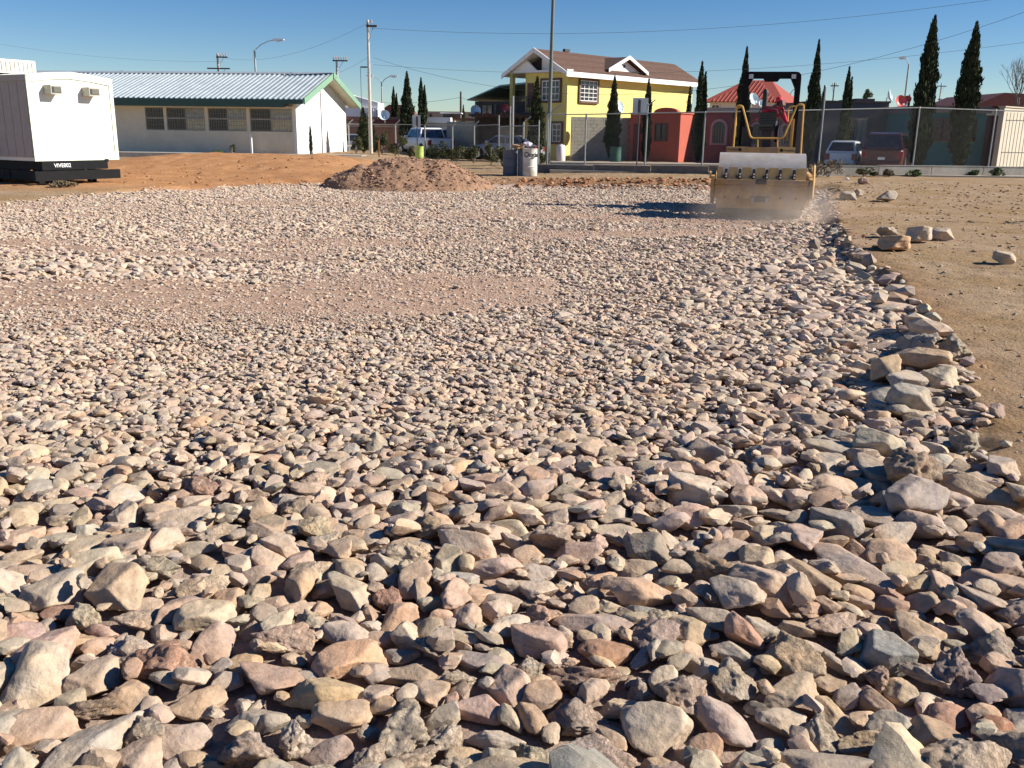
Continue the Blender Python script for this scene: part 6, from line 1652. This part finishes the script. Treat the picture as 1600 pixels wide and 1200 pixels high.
def rail(pxs, y, nm='handrail', r=.022, ys=None):
    pts = []
    P_ = [Vector(pt(a, b, y if ys is None else ys[i])) for i, (a, b) in enumerate(pxs)]
    # round the corners
    out = [P_[0]]
    for i in range(1, len(P_) - 1):
        A, B, C = P_[i - 1], P_[i], P_[i + 1]; ra = min(.09, (A - B).length * .4, (C - B).length * .4)
        p0 = B + (A - B).normalized() * ra; p1 = B + (C - B).normalized() * ra
        for t_ in (0, .25, .5, .75, 1): out.append((p0 * (1 - t_) ** 2 + B * 2 * t_ * (1 - t_) + p1 * t_ ** 2))
    out.append(P_[-1]); MB().tube(out, r, 8).build(nm, M['rail_yellow'], RR, True)
rail([(1145, 241), (1151, 165), (1160, 165), (1173, 216), (1224, 216), (1246, 163), (1256, 163), (1251, 240)], 1.98)
rail([(1230, 220), (1232, 167), (1243, 166)], 2.6, r=.018)
rail([(1150, 214), (1150, 170), (1158, 167)], 2.6, r=.018)
MB().tube([pt(1184, 216, 2.0), pt(1184, 231, 2.0)], .018, 6).build('rail_post', M['rail_yellow'], RR)
MB().tube([pt(1215, 216, 2.0), pt(1215, 231, 2.0)], .018, 6).build('rail_post', M['rail_yellow'], RR)
# roll-over frame
yR = 3.05
xl, zt_l = LP(RR, 1162, 113, yR); xr_, zt_r = LP(RR, 1253, 111, yR); ztop = (zt_l + zt_r) / 2
fr = MB()
fr.tube([(xl + .06, yR, 1.2), (xl + .06, yR, ztop - .25)], .075, 8)
for s, xx in ((-1, xl + .07), (1, xr_ - .07)):
    MB().prism([(xx - .07, 1.2), (xx + .07, 1.2), (xx + .07, ztop - .18), (xx - .07, ztop - .18)], yR - .09, yR + .09, 'y').build('roll_bar_post', M['black_steel'], RR)
    k1 = xx - s * .07
    MB().prism([(xx + s * .07, ztop - .177), (xx + s * .055, ztop - .06), (xx - s * .02, ztop - .003), (xx - s * .2, ztop), (xx - s * .2, ztop - .2), (xx - s * .09, ztop - .3)] if False else [(xx + s * .07, ztop - .177), (xx + s * .06, ztop - .08), (xx, ztop - .015), (xx - s * .12, ztop), (xx - s * .12, ztop - .177)], yR - .09, yR + .09, 'y').build('roll_bar_corner', M['black_steel'], RR)
    MB().prism([(xx - s * .073, ztop - .18), (xx - s * .073, ztop - .42), (xx - s * .19, ztop - .18)], yR - .06, yR + .06, 'y').build('gusset', M['black_steel'], RR)
    la = MB().b2((xx - s * .06, yR - .2, ztop - .2), (xx - s * .2, yR - .095, ztop - .06), bev=.01).build('work_light', M['black_steel'], RR)
    MB().b2((xx - s * .075, yR - .212, ztop - .185), (xx - s * .185, yR - .202, ztop - .075)).build('lens', M['head_clear'], la)
MB().b2((xl + .19, yR - .085, ztop - .175), (xr_ - .19, yR + .085, ztop - .003)).build('roll_bar_top', M['black_steel'], RR)
xm = (xl + xr_) / 2
MB().prism([(xm - .22, ztop - .177), (xm - .17, ztop - .25), (xm + .15, ztop - .25), (xm + .2, ztop - .177)], yR - .08, yR + .08, 'y').build('roll_bar_box', M['black_steel'], RR)
fr.bm.free()
# console, seat, stack
sx, sz = LP(RR, 1200, 184, 2.35)
st = MB()
prs = [(sx - .22, sz + .13), (sx + .2, sz + .15), (sx + .20, sz - .14), (sx + .13, sz - .22), (sx - .17, sz - .22), (sx - .24, sz - .1)]
sb = MB().prism(prs, 2.33, 2.45, 'y').build('seat_back', M['barrel_dark'], RR)
for k in range(5): MB().b2((sx - .2, 2.305, sz - .16 + k * .065), (sx + .19, 2.327, sz - .125 + k * .065)).build('seat_rib', M['iron_dark'], sb)
MB().b2((sx - .2, 2.45, sz - .32), (sx + .2, 2.9, sz - .22), bev=.03).build('seat', M['iron_dark'], RR)
MB().b2((sx - .1, 2.4, 1.342), (sx + .12, 2.75, sz - .323)).build('seat_pedestal', M['iron_dark'], RR)
MB().tube([(sx - .25, 2.3, sz + .1), (sx - .2, 2.3, sz + .2), (sx, 2.3, sz + .24), (sx + .2, 2.3, sz + .2), (sx + .24, 2.3, sz + .1)], .018, 6).build('headrest_hoop', M['iron_dark'], RR, True)
ex, ez_ = LP(RR, 1197, 139, 4.4)
MB().cyl((ex, 4.4, 1.45), (ex, 4.4, ez_ - .12), .075, n=16).lathe([(.075, 0), (.07, .06), (.04, .11), (.01, .12)], (ex, 4.4, ez_ - .12), 16).build('exhaust_stack', M['iron_dark'], RR, True)
MB().b2((sx - .62, 2.5, 1.342), (sx - .36, 2.9, 2.1), bev=.03).b2((sx - .6, 2.42, 1.9), (sx - .4, 2.497, 2.05)).build('side_console', M['iron_dark'], RR)
MB().tube([(sx + .45, 2.5, 1.342), (sx + .44, 2.5, 1.8), (sx + .38, 2.48, 1.98)], .018, 6).build('lever', M['galv'], RR, True)
MB().tube([(sx - .3, 2.2, 1.342), (sx - .3, 2.2, 1.62), (sx - .24, 2.2, 1.66)], .02, 6).build('lever', M['galv'], RR, True)
MB().b2((sx + .3, 2.2, 1.342), (sx + .48, 2.5, 1.6), bev=.02).build('pedal_box', M['rail_yellow'], RR)
MB().b2((sx + .62, 2.3, 1.342), (sx + .66, 2.9, 2.3), bev=.01).build('grab_plate', M['rail_yellow'], RR)

# ---- operator
hx, hz = LP(RR, 1218, 159, 2.62)
OP = thing('person', 'operator in red shirt and red cap seated on the roller, leaning to look back', 'person', RR.matrix_basis @ Vector((0, 0, 0)) if False else (rx_, ry_, rz_), R(-13))
def skinned(name, verts, edges, radii, m, sub=2, parent=None):
    me = bpy.data.meshes.new(name); me.from_pydata([Vector(v) for v in verts], edges, []); me.materials.append(m)
    o = link(name, me, parent); md = o.modifiers.new('skin', 'SKIN'); md.use_smooth_shade = True
    for i, s in enumerate(me.skin_vertices[0].data):
        r_ = radii[i]; s.radius = (r_, r_) if not isinstance(r_, tuple) else r_; s.use_root = (i == 0)
    sb_ = o.modifiers.new('sub', 'SUBSURF'); sb_.levels = sub; sb_.render_levels = sub
    return o
zs = sz - .22                                   # seat top
hip = Vector((sx + .06, 2.72, zs + .09)); neck = Vector((hx - .12, 2.60, hz - .125)); chest = hip.lerp(neck, .68)
shL = neck + Vector((-.20, .0, -.05)); shR = neck + Vector((.19, .0, -.08))
elL = shL + Vector((-.12, .18, -.24)); waL = elL + Vector((-.08, .24, -.02))
elR = shR + Vector((.12, -.02, -.26)); waR = elR + Vector((.06, -.18, -.10))
kL = hip + Vector((-.10, .44, .02)); kR = hip + Vector((.2, -.02 + .40, .02)); aL = kL + Vector((0, .1, -.40)); aR = kR + Vector((.02, .06, -.40))
hipL, hipR = hip + Vector((-.09, 0, -.01)), hip + Vector((.09, 0, -.01))
hd = Vector((hx, 2.62, hz - .02))
V_ = [hip, hip.lerp(neck, .35), chest, neck, neck.lerp(hd, .45), shL, elL, waL, shR, elR, waR, hipL, kL, aL, hipR, kR, aR, aL + Vector((0, .16, -.05)), aR + Vector((0, .16, -.05))]
E_ = [(0, 1), (1, 2), (2, 3), (3, 4), (2, 5), (5, 6), (6, 7), (2, 8), (8, 9), (9, 10), (0, 11), (11, 12), (12, 13), (0, 14), (14, 15), (15, 16), (13, 17), (16, 18)]
Rd = [.12, .11, .13, .055, .05, .055, .04, .027, .055, .04, .027, .075, .055, .04, .075, .055, .04, .035, .035]
def add_hand(V_, E_, Rd, wi, d, side):
    d = Vector(d).normalized(); sd_ = d.cross(Vector((0, 0, 1))).normalized(); pc_ = V_[wi] + d * .05
    V_.append(pc_); E_.append((wi, len(V_) - 1)); Rd.append(.022); c_ = len(V_) - 1
    for k in range(4):
        off = (k - 1.5) * .019; l_ = (.035, .042, .039, .030)[k]
        a_ = pc_ + sd_ * off + d * .045; b_ = a_ + d * l_ * .7 + Vector((0, 0, -.018)); e_ = b_ + d * .01 + Vector((0, 0, -.022))
        n0 = len(V_); V_ += [a_, b_, e_]; E_ += [(c_, n0), (n0, n0 + 1), (n0 + 1, n0 + 2)]; Rd += [.009, .0085, .0075]
    a_ = V_[wi] + d * .03 + sd_ * side * .03; b_ = a_ + d * .025 + sd_ * side * .018 + Vector((0, 0, -.012)); n0 = len(V_)
    V_ += [a_, b_]; E_ += [(wi, n0), (n0, n0 + 1)]; Rd += [.011, .009]
add_hand(V_, E_, Rd, 7, (waL - elL), 1); add_hand(V_, E_, Rd, 10, (waR - elR), -1)
skinned('body', V_, E_, Rd, M['skin'], 1, OP)
# head
bm = bmesh.new(); bmesh.ops.create_uvsphere(bm, u_segments=20, v_segments=14, radius=1)
Rh = Matrix.Rotation(R(-118), 3, 'Z')          # looks back and to the right
for v in bm.verts:
    c_ = v.co.copy(); x_, y_, z_ = c_.x * .075, c_.y * .092, c_.z * .115
    if z_ < -.02: x_ *= 1 - .35 * (-z_ - .02) / .1; y_ = y_ * (1 - .2 * (-z_ - .02) / .1) - (.012 if y_ < 0 else 0)
    if c_.y < -.85 and abs(c_.z + .1) < .2: y_ -= .018
    v.co = (x_, y_, z_)
bmesh.ops.translate(bm, verts=bm.verts, vec=(0, 0, 0)); me = bpy.data.meshes.new('head'); bm.to_mesh(me); bm.free(); me.materials.append(M['skin']); me.shade_smooth()
me.transform(Matrix.Translation(hd) @ Rh.to_4x4() @ Matrix.Rotation(R(14), 4, 'X')); hdo = link('head', me, OP)
HM = Matrix.Translation(hd) @ Rh.to_4x4() @ Matrix.Rotation(R(14), 4, 'X')
def hpart(mb, nm, m, smooth=True):
    me = mb.mesh(nm, M[m], smooth); me.transform(HM); return link(nm, me, hdo)
for s in (-1, 1):
    hpart(MB().lathe([(.001, -.009), (.009, -.004), (.009, .004), (.001, .009)], (s * .03, -.085, .0), 8), 'eye', 'hair')
    hpart(MB().box((s * .078, .005, -.01), (.012, .025, .045), bev=.004), 'ear', 'skin')
hpart(MB().prism([(-.012, -.03), (.012, -.03), (.004, .01), (-.004, .01)], -.115, -.085, 'y'), 'nose', 'skin')
hpart(MB().b2((-.024, -.098, -.056), (.024, -.088, -.048)), 'mouth', 'cap_red')
hpart(MB().lathe([(.086, -.06), (.09, -.02), (.09, .03), (.08, .07)], (0, .018, 0), 16), 'hair', 'hair')
cap = MB().lathe([(.094, .02), (.1, .05), (.095, .09), (.07, .13), (.03, .148), (.002, .15)], (0, .005, 0), 20); cp = cap.mesh('cap', M['cap_red'], True); cp.transform(HM)
co_ = link('cap', cp, OP)
vz = MB().prism([(-.085, -.05), (-.06, -.13), (-.02, -.165), (.02, -.165), (.06, -.13), (.085, -.05)], .028, .042, 'z').mesh('visor', M['cap_red'], True); vz.transform(HM); link('visor', vz, co_)
nf = MB().prism([(-.085, .03), (.085, .03), (.08, .12), (-.08, .12)], -.1, .03, 'z').mesh('neck_flap', M['maroon'], True); nf.transform(HM); link('neck_flap', nf, co_)
V2 = [hip + Vector((0, 0, .04)), hip.lerp(neck, .35), chest, neck - Vector((0, 0, .02)), shL, elL, waL.lerp(elL, .12), shR, elR, waR.lerp(elR, .12)]
skinned('shirt', V2, [(0, 1), (1, 2), (2, 3), (2, 4), (4, 5), (5, 6), (2, 7), (7, 8), (8, 9)], [.14, .14, .165, .085, .085, .058, .045, .078, .058, .045], M['red_shirt'], 2, OP)
V3 = [hip, hipL, kL, aL, hipR, kR, aR]
skinned('trousers', V3, [(0, 1), (1, 2), (2, 3), (0, 4), (4, 5), (5, 6)], [.15, .1, .078, .06, .1, .078, .06], M['navy_cloth'], 2, OP)
for a_ in (aL, aR):
    MB().box(a_ + Vector((0, .06, -.06)), (.1, .27, .09), bev=.03).build('boot', M['rubber'], OP, True)

# unseen post added off frame, shaped for the forked shadow on the soil
T = thing('shadow_post', 'unseen post with slanting back stay off the right edge, shaped for a forked shadow', 'shadow post', (13.0, 19.2, .0), 0)
MB().cyl((0, 0, -.1), (-.25, .45, 2.25), .045, n=10).build('post', M['galv'], T, True)
MB().cyl((-.17, .3, 1.55), (1.6, 3.6, .0), .03, n=8).build('back_stay', M['galv'], T, True)
# dust rising at the drum
x, y = xy(1205, 21.3)
dm = bpy.data.materials.new('dust'); dm.use_nodes = True; t = dm.node_tree; t.nodes.clear()
out = t.nodes.new('ShaderNodeOutputMaterial'); pv = t.nodes.new('ShaderNodeVolumePrincipled'); pv.inputs['Color'].default_value = (.86, .76, .66, 1); pv.inputs['Anisotropy'].default_value = .2
tc = t.nodes.new('ShaderNodeTexCoord'); n = t.nodes.new('ShaderNodeTexNoise'); n.inputs['Scale'].default_value = 1.4; n.inputs['Detail'].default_value = 4
t.links.new(tc.outputs['Object'], n.inputs['Vector'])
gr_ = t.nodes.new('ShaderNodeTexGradient'); gr_.gradient_type = 'SPHERICAL'; mp = t.nodes.new('ShaderNodeMapping'); mp.vector_type = 'POINT'; mp.inputs['Scale'].default_value = (1 / 2.1, 1 / 1.3, 1 / .85)
t.links.new(tc.outputs['Object'], mp.inputs['Vector']); t.links.new(mp.outputs[0], gr_.inputs[0])
mr = t.nodes.new('ShaderNodeMapRange'); mr.inputs['From Min'].default_value = .3; mr.inputs['From Max'].default_value = .75; t.links.new(n.outputs['Fac'], mr.inputs['Value'])
mu = t.nodes.new('ShaderNodeMath'); mu.operation = 'MULTIPLY'; t.links.new(mr.outputs[0], mu.inputs[0]); t.links.new(gr_.outputs['Fac'], mu.inputs[1])
m2 = t.nodes.new('ShaderNodeMath'); m2.operation = 'MULTIPLY'; m2.inputs[1].default_value = 1.15; t.links.new(mu.outputs[0], m2.inputs[0]); t.links.new(m2.outputs[0], pv.inputs['Density'])
t.links.new(pv.outputs[0], out.inputs['Volume'])
bm = bmesh.new(); bmesh.ops.create_icosphere(bm, subdivisions=3, radius=1)
for v in bm.verts: v.co = (v.co.x * 2.1, v.co.y * 1.3, v.co.z * .85)
me = bpy.data.meshes.new('dust'); bm.to_mesh(me); bm.free(); me.materials.append(dm)
o = tag(link('dust', me), kind='stuff'); o.location = (x + .2, y - .15, -.0)
SC.cycles.volume_step_rate = 1.0
